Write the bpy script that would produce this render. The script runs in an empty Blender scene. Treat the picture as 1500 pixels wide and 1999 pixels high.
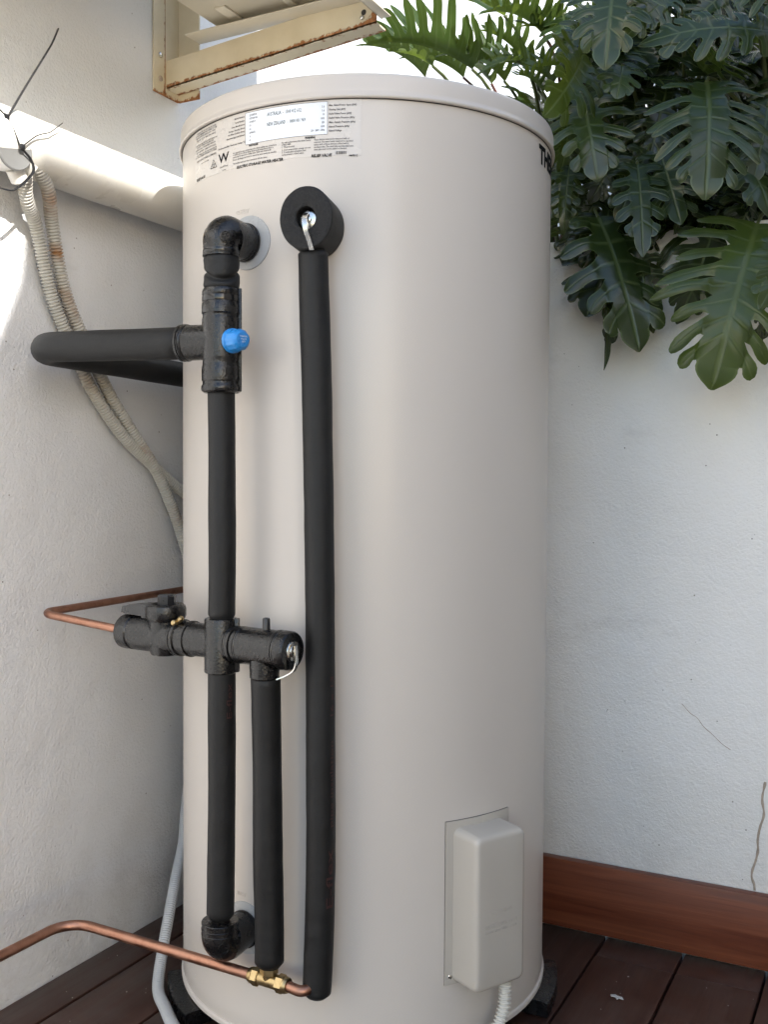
import bpy, bmesh, math, random
from math import sin, cos, pi, radians, sqrt, atan2
from mathutils import Vector, Matrix, noise

random.seed(7)
scene = bpy.context.scene
col = scene.collection

# ------------------------------------------------------------------ camera
cam_d = bpy.data.cameras.new('camera')
cam = bpy.data.objects.new('camera', cam_d)
col.objects.link(cam)
right = Vector((0.8865888588, 0.4625188812, 0.0060398840))
down = Vector((0.0214548507, -0.0280756526, -0.9993755286))
fwd = Vector((-0.4620604777, 0.8861647941, -0.0348148344))
cam.matrix_world = Matrix(((right.x, -down.x, -fwd.x, 0.82839647), (right.y, -down.y, -fwd.y, -1.52076972),
                           (right.z, -down.z, -fwd.z, 0.85959724), (0, 0, 0, 1)))
cam_d.sensor_fit = 'HORIZONTAL'
cam_d.sensor_width = 36.0
cam_d.lens = 47.24
cam_d.clip_start = 0.02
cam_d.clip_end = 500
scene.camera = cam

# ------------------------------------------------------------------ light
SUN = Vector((0.765, -0.490, 0.418)).normalized()          # towards the sun
world = bpy.data.worlds.new('World')
scene.world = world
world.use_nodes = True
wn = world.node_tree
bg = wn.nodes['Background']
sky = wn.nodes.new('ShaderNodeTexSky')
sky.sky_type = 'NISHITA'
sky.sun_disc = False
sky.sun_elevation = math.asin(SUN.z)
sky.sun_rotation = atan2(SUN.x, SUN.y)
sky.air_density = 1.0
sky.dust_density = 0.8
sky.ozone_density = 1.0
wn.links.new(sky.outputs[0], bg.inputs[0])
bg.inputs[1].default_value = 0.135

sun_d = bpy.data.lights.new('sun', 'SUN')
sun_d.energy = 2.9
sun_d.angle = radians(0.4)
sun_d.color = (1.0, 0.965, 0.91)
sun = bpy.data.objects.new('sun', sun_d)
col.objects.link(sun)
sun.rotation_euler = SUN.to_track_quat('Z', 'Y').to_euler()
sun.location = (4, -3, 5)

vs = scene.view_settings
vs.view_transform = 'Standard'
vs.look = 'None'
vs.gamma = 1.0
vs.exposure = 1.62
vs.use_curve_mapping = False
scene.cycles.max_bounces = 10
scene.cycles.diffuse_bounces = 6
scene.cycles.transparent_max_bounces = 12

# ------------------------------------------------------------------ helpers
ROOTS = {}


def thing(name, label, cat, loc=(0, 0, 0), group=None, kind=None):
    o = bpy.data.objects.new(name, None)
    col.objects.link(o)
    o.location = loc
    o.empty_display_size = 0.05
    tag(o, label, cat, group, kind)
    return o


def tag(o, label=None, cat=None, group=None, kind=None):
    if label: o['label'] = label
    if cat: o['category'] = cat
    if group: o['group'] = group
    if kind: o['kind'] = kind
    return o


def mk(name, geo, mat, parent=None, smooth=35, label=None, kind=None, cd=None, uv=None):
    """geo: list of (verts, faces) in WORLD coordinates, joined into one mesh object."""
    V, F = [], []
    for g in geo:
        n = len(V)
        V += [tuple(v) for v in g[0]]
        F += [tuple(i + n for i in f) for f in g[1]]
    me = bpy.data.meshes.new(name)
    me.from_pydata(V, [], F)
    if cd is not None:
        a = me.color_attributes.new('lc', 'FLOAT_COLOR', 'POINT')
        flat = []
        for c in cd: flat += [c[0], c[1], c[2], 1.0]
        a.data.foreach_set('color', flat)
    me.update()
    if smooth:
        me.polygons.foreach_set('use_smooth', [True] * len(me.polygons))
        me.set_sharp_from_angle(angle=radians(smooth))
    me.materials.append(mat)
    o = bpy.data.objects.new(name, me)
    col.objects.link(o)
    if parent:
        o.parent = parent
        p, off = parent, Vector((0, 0, 0))
        while p is not None:
            off += p.location
            p = p.parent
        o.location = -off
    if label: o['label'] = label
    if kind: o['kind'] = kind
    return o


def box(x0, x1, y0, y1, z0, z1, bev=0.0, seg=2):
    bm = bmesh.new()
    bmesh.ops.create_cube(bm, size=1)
    for v in bm.verts:
        v.co = Vector((x0 + (v.co.x + .5) * (x1 - x0), y0 + (v.co.y + .5) * (y1 - y0), z0 + (v.co.z + .5) * (z1 - z0)))
    if bev: bmesh.ops.bevel(bm, geom=bm.edges[:], offset=bev, segments=seg, profile=.5, affect='EDGES')
    bm.verts.index_update()
    r = ([v.co.copy() for v in bm.verts], [[v.index for v in f.verts] for f in bm.faces])
    bm.free()
    return r


def xf(g, m):
    return ([m @ Vector(v) for v in g[0]], g[1])


def frame(d):
    d = Vector(d).normalized()
    a = Vector((0, 0, 1)) if abs(d.z) < .9 else Vector((1, 0, 0))
    x = a.cross(d).normalized()
    return x, d.cross(x).normalized(), d


def lathe(prof, o, d, n=32, caps=True, facet=None):
    """prof: [(axial, radius)], revolved about the axis through o along d."""
    x, y, z = frame(d)
    o = Vector(o)
    V, F = [], []
    for t, r in prof:
        for k in range(n):
            a = 2 * pi * k / n
            V.append(o + z * t + x * (r * cos(a)) + y * (r * sin(a)))
    for i in range(len(prof) - 1):
        for k in range(n):
            F.append((i * n + k, i * n + (k + 1) % n, (i + 1) * n + (k + 1) % n, (i + 1) * n + k))
    if caps:
        F.append(tuple(range(n - 1, -1, -1)))
        F.append(tuple(range((len(prof) - 1) * n, len(prof) * n)))
    return V, F


def catmull(P, step):
    P = [Vector(p) for p in P]
    Q = [P[0] * 2 - P[1]] + P + [P[-1] * 2 - P[-2]]
    out = []
    for i in range(1, len(Q) - 2):
        n = max(1, int((Q[i + 1] - Q[i]).length / step))
        for k in range(n):
            t = k / n
            out.append(.5 * ((2 * Q[i]) + (Q[i + 1] - Q[i - 1]) * t + (2 * Q[i - 1] - 5 * Q[i] + 4 * Q[i + 1] - Q[i + 2]) * t * t
                             + (3 * Q[i] - Q[i - 1] - 3 * Q[i + 1] + Q[i + 2]) * t ** 3))
    out.append(P[-1])
    return out


def fillet(P, r, step=.006):
    """polyline with rounded corners"""
    P = [Vector(p) for p in P]
    out = [P[0]]
    for i in range(1, len(P) - 1):
        a, b, c = P[i - 1], P[i], P[i + 1]
        u, w = (a - b).normalized(), (c - b).normalized()
        ang = u.angle(w)
        d = min(r / math.tan(ang / 2), (a - b).length * .49, (c - b).length * .49)
        rr = d * math.tan(ang / 2)
        ctr = b + (u + w).normalized() * (rr / sin(ang / 2))
        s, e = b + u * d - ctr, b + w * d - ctr
        n = 10
        tot = s.angle(e)
        for k in range(n + 1):
            t = k / n
            out.append(ctr + (s * sin((1 - t) * tot) + e * sin(t * tot)) / sin(tot))
    out.append(P[-1])
    res = []
    for a, b in zip(out[:-1], out[1:]):
        m = max(1, int((b - a).length / step))
        res += [a.lerp(b, k / m) for k in range(m)]
    res.append(out[-1])
    return res


def tube(path, r, n=16, caps=True, flat=None):
    """sweep; r may be a number or f(s, angle, i) ; flat=(sx,sy) squashes the section"""
    P = [Vector(p) for p in path]
    t0 = (P[1] - P[0]).normalized()
    x, y, _ = frame(t0)
    V, F = [], []
    s = 0
    for i, p in enumerate(P):
        t = (P[min(i + 1, len(P) - 1)] - P[max(i - 1, 0)]).normalized()
        x = (x - t * x.dot(t)).normalized()
        y = t.cross(x)
        if i: s += (p - P[i - 1]).length
        for k in range(n):
            a = 2 * pi * k / n
            rr = r(s, a, i) if callable(r) else r
            fx, fy = flat or (1, 1)
            V.append(p + x * (rr * fx * cos(a)) + y * (rr * fy * sin(a)))
    m = len(P)
    for i in range(m - 1):
        for k in range(n):
            F.append((i * n + k, i * n + (k + 1) % n, (i + 1) * n + (k + 1) % n, (i + 1) * n + k))
    if caps:
        F.append(tuple(range(n - 1, -1, -1)))
        F.append(tuple(range((m - 1) * n, m * n)))
    return V, F


def densify(P, step):
    return catmull(P, step)


def lagging(path, r0, seed=0, ch=.004, dents=1.0, n=20, step=.007):
    """soft foam sleeve: slightly uneven tube with rounded ends"""
    P = densify(path, step)
    L = sum((b - a).length for a, b in zip(P[:-1], P[1:]))
    def rad(s, a, i):
        e = min(s, L - s)
        c = 1 - (max(0, 1 - e / ch) ** 2) * .28
        w = noise.noise(Vector((s * 9 + seed * 7.3, cos(a) * .7, sin(a) * .7))) * .045 * dents
        w += noise.noise(Vector((s * 34 + seed * 3.1, cos(a) * 1.4, sin(a) * 1.4))) * .018 * dents
        return r0 * c * (1 + w)
    return tube(P, rad, n)


def resample(P, step):
    out, acc = [P[0]], 0.0
    for a, b in zip(P[:-1], P[1:]):
        l = (b - a).length
        t = step - acc
        while t <= l:
            out.append(a.lerp(b, t / l)); t += step
        acc = l - (t - step)
    return out


def corrugated(path, r, pitch, depth, n=14):
    # six stations a ring: a flat crest and a narrow deep groove
    P = resample(catmull(path, pitch / 3), pitch / 6)
    prof = (0, 0, .05, .85, 1.0, .85)
    return tube(P, lambda s, a, i: r - depth * prof[i % 6], n)


def text_geo(body, width, height, fn, bold=0.0, shear=0.0, res=2, align_h=True):
    """flat lettering; fn(u, v) -> world point. width/height in metres (height = capital height)."""
    cu = bpy.data.curves.new('lettering', 'FONT')
    cu.body = body
    cu.size = 1.0
    cu.resolution_u = res
    cu.offset = bold
    cu.shear = shear
    ob = bpy.data.objects.new('lettering', cu)
    me = ob.to_mesh()
    vs_ = [v.co.copy() for v in me.vertices]
    fs = [tuple(p.vertices) for p in me.polygons]
    ob.to_mesh_clear()
    bpy.data.objects.remove(ob)
    bpy.data.curves.remove(cu)
    if not vs_: return [], []
    x0 = min(v.x for v in vs_); x1 = max(v.x for v in vs_)
    sx = width / max(1e-6, x1 - x0)
    sy = height / .70
    return [fn((v.x - x0) * sx, v.y * sy) for v in vs_], fs


def thick(g, off):
    """extrude a flat lettering mesh: adds side walls and a back, off = vector function(v)->Vector toward the back"""
    V, F = g
    n = len(V)
    V2 = list(V) + [v + off(v) for v in V]
    cnt = {}
    for f in F:
        for a, b in zip(f, f[1:] + f[:1]):
            cnt[(a, b)] = 1
    F2 = list(F)
    for (a, b) in cnt:
        if (b, a) not in cnt: F2.append((b, a, a + n, b + n))
    return V2, F2


# ------------------------------------------------------------------ materials
def new_mat(name):
    m = bpy.data.materials.new(name)
    m.use_nodes = True
    nt = m.node_tree
    return m, nt, nt.nodes['Principled BSDF']


def N(nt, t, **kw):
    n = nt.nodes.new(t)
    for k, v in kw.items():
        if k in n.inputs: n.inputs[k].default_value = v
        else: setattr(n, k, v)
    return n


def noise_tex(nt, scale, detail=3.0, rough=.5, vec=None, dist=0.0):
    n = N(nt, 'ShaderNodeTexNoise')
    n.inputs['Scale'].default_value = scale
    n.inputs['Detail'].default_value = detail
    n.inputs['Roughness'].default_value = rough
    n.inputs['Distortion'].default_value = dist
    if vec: nt.links.new(vec, n.inputs['Vector'])
    return n.outputs['Fac']


def coords(nt, scale=(1, 1, 1)):
    tc = N(nt, 'ShaderNodeTexCoord')
    mp = N(nt, 'ShaderNodeMapping')
    mp.inputs['Scale'].default_value = scale
    nt.links.new(tc.outputs['Object'], mp.inputs['Vector'])
    return mp.outputs['Vector']


def ramp(nt, fac, stops):
    r = N(nt, 'ShaderNodeValToRGB')
    el = r.color_ramp.elements
    while len(el) < len(stops): el.new(.5)
    for e, (p, c) in zip(el, stops):
        e.position = p
        e.color = (c, c, c, 1) if isinstance(c, (int, float)) else (*c, 1)
    nt.links.new(fac, r.inputs['Fac'])
    return r.outputs['Color']


def mix(nt, fac, a, b, blend='MIX'):
    m = N(nt, 'ShaderNodeMix', data_type='RGBA', blend_type=blend)
    for s, v in ((m.inputs['Factor'], fac), (m.inputs['A'], a), (m.inputs['B'], b)):
        pass
    ins = [i for i in m.inputs if i.type == 'RGBA']
    fi = m.inputs[0]
    for sock, v in ((fi, fac), (ins[0], a), (ins[1], b)):
        if hasattr(v, 'is_linked') or hasattr(v, 'links'): nt.links.new(v, sock)
        elif isinstance(v, (int, float)): sock.default_value = v
        else: sock.default_value = (*v, 1)
    return [o for o in m.outputs if o.type == 'RGBA'][0]


def bump(nt, bsdf, layers):
    """layers: [(height socket, strength, distance)]"""
    prev = None
    for h, s, d in layers:
        b = N(nt, 'ShaderNodeBump')
        b.inputs['Strength'].default_value = s
        b.inputs['Distance'].default_value = d
        nt.links.new(h, b.inputs['Height'])
        if prev: nt.links.new(prev, b.inputs['Normal'])
        prev = b.outputs['Normal']
    nt.links.new(prev, bsdf.inputs['Normal'])


def simple(name, c, rough=.5, metal=0.0, var=.12, vscale=25, b=None, c2=None, spec=.5, coat=0, rvar=.1, stretch=(1, 1, 1)):
    m, nt, bs = new_mat(name)
    v = coords(nt, stretch)
    f = noise_tex(nt, vscale, 4, .6, v)
    c2 = c2 or tuple(x * (1 - var * 2) for x in c)
    f2 = ramp(nt, f, [(.3, 0.), (.7, 1.)])
    nt.links.new(mix(nt, f2, c2, c), bs.inputs['Base Color'])
    rr = ramp(nt, f, [(.3, max(0, rough - rvar)), (.7, min(1, rough + rvar))])
    nt.links.new(rr, bs.inputs['Roughness'])
    bs.inputs['Metallic'].default_value = metal
    bs.inputs['Specular IOR Level'].default_value = spec
    bs.inputs['Coat Weight'].default_value = coat
    if b: bump(nt, bs, [(noise_tex(nt, s, 3, .5, v), st, d) for s, st, d in b])
    return m


def plaster(name, c, stain):
    m, nt, bs = new_mat(name)
    v = coords(nt)
    big = ramp(nt, noise_tex(nt, 2.2, 5, .6, v), [(.35, 0.), (.75, 1.)])
    base = mix(nt, big, c, tuple(x * y for x, y in zip(c, stain)))
    vo = N(nt, 'ShaderNodeTexVoronoi')
    vo.inputs['Scale'].default_value = 42
    vo.inputs['Randomness'].default_value = 1.0
    nt.links.new(v, vo.inputs['Vector'])
    spk = ramp(nt, vo.outputs['Distance'], [(.04, 1.), (.07, 0.)])
    gate = ramp(nt, noise_tex(nt, 9, 2, .5, v), [(.53, 0.), (.57, 1.)])
    spm = N(nt, 'ShaderNodeMath', operation='MULTIPLY')
    nt.links.new(spk, spm.inputs[0]); nt.links.new(gate, spm.inputs[1])
    base = mix(nt, spm.outputs[0], base, (.22, .19, .16))
    geo = N(nt, 'ShaderNodeNewGeometry')
    sx = N(nt, 'ShaderNodeSeparateXYZ'); nt.links.new(geo.outputs['Position'], sx.inputs[0])
    low = N(nt, 'ShaderNodeMapRange'); low.inputs['From Min'].default_value = .30; low.inputs['From Max'].default_value = .02
    nt.links.new(sx.outputs[2], low.inputs['Value'])
    gm = N(nt, 'ShaderNodeMath', operation='MULTIPLY')
    nt.links.new(low.outputs[0], gm.inputs[0]); nt.links.new(ramp(nt, noise_tex(nt, 16, 6, .7, v), [(.44, 0.), (.75, .35)]), gm.inputs[1])
    base = mix(nt, gm.outputs[0], base, (.34, .30, .25))
    scuff = ramp(nt, noise_tex(nt, 5, 7, .75, coords(nt, (1, 1, 2.2))), [(.60, 0.), (.78, .35)])
    base = mix(nt, scuff, base, (.50, .47, .43))
    nt.links.new(base, bs.inputs['Base Color'])
    bs.inputs['Roughness'].default_value = .50
    bs.inputs['Specular IOR Level'].default_value = .35
    fine = noise_tex(nt, 380, 2, .5, v)
    mid = noise_tex(nt, 210, 2, .5, v, .1)
    wav = noise_tex(nt, 7, 3, .5, v)
    bump(nt, bs, [(wav, .35, .02), (noise_tex(nt, 34, 3, .6, v), .2, .004), (mid, .75, .0019), (fine, .6, .0011)])
    return m


M = {}
M['wall'] = plaster('white_roughcast_paint', (.785, .80, .82), (.94, .925, .905))
M['wall2'] = plaster('white_planter_paint', (.81, .80, .772), (.92, .90, .865))
M['tank'] = simple('beige_steel_enamel', (.555, .51, .462), .30, 0, .015, 3, [(5, .05, .006), (420, .04, .0003)], rvar=0)
M['cover'] = simple('beige_plastic', (.455, .42, .37), .24, 0, .01, 6, [(400, .05, .0003)], rvar=0)
M['foam'] = simple('black_foam', (.0095, .0098, .0102), .58, 0, .35, 18, [(38, .35, .0025), (300, .5, .0008)], rvar=.06, spec=.38, stretch=(1, 1, 1.6))
M['foamcut'] = simple('cut_foam_face', (.012, .012, .013), .75, 0, .5, 260, [(330, 1.0, .002), (140, .5, .002)], rvar=.15)
M['cast'] = simple('black_textured_rubber', (.0055, .0055, .006), .26, 0, .2, 60, [(300, .8, .0009)], rvar=.1)
M['plastic'] = simple('black_plastic', (.018, .018, .02), .32, 0, .2, 50, [(160, .08, .001)])
M['strap'] = simple('glossy_black_strap', (.012, .012, .013), .18, 0, .2, 50, [(120, .15, .001)], rvar=.06)
M['blue'] = simple('blue_plastic', (.02, .23, .62), .32, 0, .08, 60, [(200, .08, .001)])
M['chrome'] = simple('dull_chrome', (.62, .61, .58), .24, 1, .1, 120, [(90, .08, .001)])
M['brass'] = simple('brass', (.50, .38, .20), .34, 1, .2, 60, [(120, .15, .001)], c2=(.34, .25, .12))
M['copper'] = simple('copper', (.43, .235, .165), .42, 1, .2, 55, [(40, .18, .002), (200, .12, .0008)], c2=(.28, .14, .095), rvar=.14)
M['copperdark'] = simple('weathered_copper', (.34, .15, .09), .42, 1, .3, 26, [(40, .18, .002)], c2=(.20, .085, .05), rvar=.1)
M['pvc'] = simple('white_pvc', (.76, .75, .71), .30, 0, .03, 8, [(30, .03, .002)], c2=(.70, .67, .60))
M['hose'] = simple('grey_corrugated_plastic', (.42, .43, .43), .45, 0, .06, 30, [(90, .1, .001)])
M['lid'] = simple('shaded_grey_lid', (.17, .17, .165), .4, 0, .05, 30)  # darker grey stands in for shade falling on the lid
M['whitehose'] = simple('white_corrugated_plastic', (.66, .64, .58), .42, 0, .08, 30, [(90, .1, .001)])
M['clear'] = simple('grey_clear_disc', (.40, .41, .42), .25, 0, .03, 40)
M['label'] = simple('pale_sticker', (.585, .545, .50), .30, 0, .01, 20)
M['panel'] = simple('white_sticker', (.74, .77, .82), .30, 0, .01, 20)
M['ink'] = simple('black_print', (.006, .006, .007), .7, 0, .1, 40, spec=.12)
M['inkthin'] = simple('small_black_print', (.05, .048, .046), .5, 0, .1, 40)
M['inkgreen'] = simple('grey_green_print', (.05, .09, .095), .5, 0, .1, 40)
M['redink'] = simple('dull_red_print', (.050, .017, .015), .6, 0, .1, 40)
M['whiteink'] = simple('white_print', (.6, .7, .8), .5, 0, .1, 40)
M['creamsteel'] = simple('cream_powder_coat', (.68, .62, .49), .38, 0, .05, 8, [(20, .06, .003), (300, .05, .0005)])
M['gapdark'] = simple('dark_gap', (.05, .045, .04), .8)
M['soil'] = simple('dark_soil', (.05, .035, .025), .95, 0, .4, 30, [(40, .9, .02)])
M['earth'] = simple('grey_paving', (.15, .15, .15), .9, 0, .15, 6, [(20, .5, .01)])
M['render'] = simple('warm_render', (.47, .435, .385), .9, 0, .1, 6, [(80, .3, .003)])
M['flake'] = simple('paint_chip', (.6, .58, .54), .6)
M['crack'] = simple('brown_crack_stain', (.46, .38, .30), .9, 0, .2, 60, [(200, .5, .002)])
M['crackbrown'] = simple('dead_leaf', (.16, .075, .04), .7, 0, .3, 60, [(120, .4, .002)])
M['stem'] = simple('green_petiole', (.085, .11, .035), .45, 0, .2, 20, [(80, .1, .001)], c2=(.06, .07, .025))
M['redstem'] = simple('reddish_petiole', (.16, .065, .055), .42, 0, .2, 20, [(80, .1, .001)], c2=(.08, .045, .03))


def wood(name, c, c2, rough, grain=(30, 1.2, 30), dirt=0.0):
    m, nt, bs = new_mat(name)
    oi = N(nt, 'ShaderNodeObjectInfo')
    tc = N(nt, 'ShaderNodeTexCoord')
    add = N(nt, 'ShaderNodeVectorMath', operation='ADD')
    sc = N(nt, 'ShaderNodeVectorMath', operation='SCALE')
    sc.inputs['Scale'].default_value = 13.0
    cmb = N(nt, 'ShaderNodeCombineXYZ')
    for i in range(3): nt.links.new(oi.outputs['Random'], cmb.inputs[i])
    nt.links.new(cmb.outputs[0], sc.inputs[0])
    nt.links.new(tc.outputs['Object'], add.inputs[0]); nt.links.new(sc.outputs[0], add.inputs[1])
    mp = N(nt, 'ShaderNodeMapping')
    mp.inputs['Scale'].default_value = grain
    nt.links.new(add.outputs[0], mp.inputs['Vector'])
    v = mp.outputs['Vector']
    g = noise_tex(nt, 1.0, 6, .65, v, .8)
    g2 = noise_tex(nt, 4.0, 4, .6, v)
    basec = mix(nt, ramp(nt, g, [(.3, 0.), (.7, 1.)]), c, c2)
    basec = mix(nt, ramp(nt, g2, [(.55, 0.), (.75, .6)]), basec, tuple(x * .5 for x in c2))
    if dirt:
        d = noise_tex(nt, 9, 6, .7, add.outputs[0])
        basec = mix(nt, ramp(nt, d, [(.42, 0.), (.70, dirt)]), basec, (.085, .062, .052))
    hs = N(nt, 'ShaderNodeHueSaturation')
    mr = N(nt, 'ShaderNodeMapRange')
    mr.inputs['To Min'].default_value = .65; mr.inputs['To Max'].default_value = 1.4
    nt.links.new(oi.outputs['Random'], mr.inputs['Value'])
    nt.links.new(mr.outputs[0], hs.inputs['Value'])
    nt.links.new(basec, hs.inputs['Color'])
    nt.links.new(hs.outputs[0], bs.inputs['Base Color'])
    rr = ramp(nt, g, [(.3, rough - .1), (.7, rough + .12)])
    nt.links.new(rr, bs.inputs['Roughness'])
    bump(nt, bs, [(g, .25, .0015), (g2, .3, .0008)])
    return m


M['deck'] = wood('dark_hardwood_decking', (.038, .0135, .0080), (.066, .027, .0165), .42, (34, 1.6, 34), .45)
M['skirting'] = wood('oiled_red_hardwood', (.070, .0155, .0070), (.165, .046, .0175), .42, (1.8, 40, 48))


def rusty():
    m, nt, bs = new_mat('rusting_cream_steel')
    v = coords(nt)
    at = N(nt, 'ShaderNodeVertexColor')
    at.layer_name = 'lc'
    sp = N(nt, 'ShaderNodeSeparateColor')
    nt.links.new(at.outputs['Color'], sp.inputs[0])
    n1 = noise_tex(nt, 95, 6, .7, v)
    n2 = noise_tex(nt, 18, 3, .6, v)
    a = N(nt, 'ShaderNodeMath', operation='MULTIPLY_ADD')
    nt.links.new(n1, a.inputs[0]); a.inputs[1].default_value = 1.25
    nt.links.new(sp.outputs[0], a.inputs[2])
    b = N(nt, 'ShaderNodeMath', operation='MULTIPLY_ADD')
    nt.links.new(n2, b.inputs[0]); b.inputs[1].default_value = .55
    nt.links.new(a.outputs[0], b.inputs[2])
    mask = ramp(nt, b.outputs[0], [(.0, 0.), (1., 0.)])
    r = mask.node.color_ramp
    mr = N(nt, 'ShaderNodeMapRange')
    mr.inputs['From Min'].default_value = 1.43; mr.inputs['From Max'].default_value = 1.56
    nt.links.new(b.outputs[0], mr.inputs['Value'])
    fac = mr.outputs[0]
    rust = mix(nt, ramp(nt, noise_tex(nt, 140, 4, .6, v), [(.35, 0.), (.65, 1.)]), (.19, .07, .028), (.42, .19, .07))
    cream = mix(nt, ramp(nt, n2, [(.3, 0.), (.75, 1.)]), (.68, .60, .44), (.60, .52, .36))
    nt.links.new(mix(nt, fac, cream, rust), bs.inputs['Base Color'])
    mr2 = N(nt, 'ShaderNodeMapRange')
    mr2.inputs['To Min'].default_value = .36; mr2.inputs['To Max'].default_value = .9
    nt.links.new(fac, mr2.inputs['Value'])
    nt.links.new(mr2.outputs[0], bs.inputs['Roughness'])
    bump(nt, bs, [(fac, .5, .0012), (n1, .15, .001)])
    return m


M['rusty'] = rusty()


def conduit_mat(stains):
    """stains: [(z centre, half width, amount)] in world height"""
    m, nt, bs = new_mat('stained_grey_conduit')
    tc = N(nt, 'ShaderNodeNewGeometry')
    sx = N(nt, 'ShaderNodeSeparateXYZ')
    nt.links.new(tc.outputs['Position'], sx.inputs[0])
    n = noise_tex(nt, 40, 4, .6, tc.outputs['Position'])
    tot = None
    for zc, hw, am in stains:
        d = N(nt, 'ShaderNodeMath', operation='SUBTRACT'); nt.links.new(sx.outputs[2], d.inputs[0]); d.inputs[1].default_value = zc
        ab = N(nt, 'ShaderNodeMath', operation='ABSOLUTE'); nt.links.new(d.outputs[0], ab.inputs[0])
        mr = N(nt, 'ShaderNodeMapRange'); mr.inputs['From Min'].default_value = hw; mr.inputs['From Max'].default_value = 0
        mr.inputs['To Max'].default_value = am
        nt.links.new(ab.outputs[0], mr.inputs['Value'])
        if tot is None: tot = mr.outputs[0]
        else:
            ad = N(nt, 'ShaderNodeMath', operation='ADD'); nt.links.new(tot, ad.inputs[0]); nt.links.new(mr.outputs[0], ad.inputs[1]); tot = ad.outputs[0]
    mu = N(nt, 'ShaderNodeMath', operation='MULTIPLY')
    nt.links.new(tot, mu.inputs[0]); nt.links.new(ramp(nt, n, [(.35, 0.), (.6, 1.)]), mu.inputs[1])
    base = mix(nt, ramp(nt, n, [(.3, 0.), (.7, 1.)]), (.50, .49, .45), (.42, .405, .36))
    nt.links.new(mix(nt, mu.outputs[0], base, (.30, .14, .045)), bs.inputs['Base Color'])
    bs.inputs['Roughness'].default_value = .45
    return m


M['conduit'] = conduit_mat([(1.30, .03, .2), (1.02, .03, .25)])
M['conduit2'] = conduit_mat([(1.293, .022, .75), (1.222, .02, 1.1), (1.15, .05, .55), (.90, .022, .6), (.78, .03, .3)])


def leaf_mat():
    m, nt, bs = new_mat('philodendron_leaf')
    at = N(nt, 'ShaderNodeVertexColor'); at.layer_name = 'lc'
    sp = N(nt, 'ShaderNodeSeparateColor')
    nt.links.new(at.outputs['Color'], sp.inputs[0])
    oi = N(nt, 'ShaderNodeObjectInfo')
    v = coords(nt)
    n = noise_tex(nt, 22, 4, .6, v)
    osp = N(nt, 'ShaderNodeSeparateColor')
    nt.links.new(oi.outputs['Color'], osp.inputs[0])
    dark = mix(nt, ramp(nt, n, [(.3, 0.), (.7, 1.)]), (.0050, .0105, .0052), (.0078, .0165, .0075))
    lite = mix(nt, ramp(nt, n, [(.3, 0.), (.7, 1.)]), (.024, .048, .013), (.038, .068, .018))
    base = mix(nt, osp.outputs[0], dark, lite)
    yel = ramp(nt, noise_tex(nt, 14, 3, .6, v), [(.66, 0.), (.76, .5)])
    base = mix(nt, yel, base, (.06, .062, .018))
    vein = ramp(nt, sp.outputs[0], [(.0, 1.), (.10, .55), (.17, 0.)])
    mid = ramp(nt, sp.outputs[1], [(.0, 1.), (.018, .9), (.045, 0.)])
    mx = N(nt, 'ShaderNodeMath', operation='MAXIMUM')
    vm = N(nt, 'ShaderNodeMath', operation='MULTIPLY'); nt.links.new(vein, vm.inputs[0]); vm.inputs[1].default_value = .62
    nt.links.new(vm.outputs[0], mx.inputs[0])
    mm = N(nt, 'ShaderNodeMath', operation='MULTIPLY'); nt.links.new(mid, mm.inputs[0]); mm.inputs[1].default_value = .8
    nt.links.new(mm.outputs[0], mx.inputs[1])
    base = mix(nt, mx.outputs[0], base, (.075, .105, .040))
    marg = ramp(nt, sp.outputs[2], [(.86, 0.), (.95, .85)])
    base = mix(nt, marg, base, (.095, .130, .052))
    # dust film
    du = ramp(nt, noise_tex(nt, 60, 5, .7, v), [(.52, 0.), (.88, .14)])
    base = mix(nt, du, base, (.085, .098, .085))
    nt.links.new(base, bs.inputs['Base Color'])
    bs.inputs['Roughness'].default_value = .27
    bs.inputs['Specular IOR Level'].default_value = .55
    hv = N(nt, 'ShaderNodeMath', operation='MULTIPLY'); nt.links.new(mx.outputs[0], hv.inputs[0]); hv.inputs[1].default_value = -1
    bump(nt, bs, [(hv.outputs[0], .5, .002), (noise_tex(nt, 160, 3, .5, v), .15, .001)])
    tr = N(nt, 'ShaderNodeBsdfTranslucent')
    nt.links.new(mix(nt, .7, base, (.27, .36, .045)), tr.inputs['Color'])
    ms = N(nt, 'ShaderNodeMixShader'); 
    tf = N(nt, 'ShaderNodeMath', operation='MULTIPLY_ADD'); tf.inputs[1].default_value = .36; tf.inputs[2].default_value = .07
    nt.links.new(osp.outputs[0], tf.inputs[0]); nt.links.new(tf.outputs[0], ms.inputs[0])
    out = nt.nodes['Material Output']
    nt.links.new(bs.outputs[0], ms.inputs[1]); nt.links.new(tr.outputs[0], ms.inputs[2])
    nt.links.new(ms.outputs[0], out.inputs['Surface'])
    return m


M['leaf'] = leaf_mat()

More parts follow.
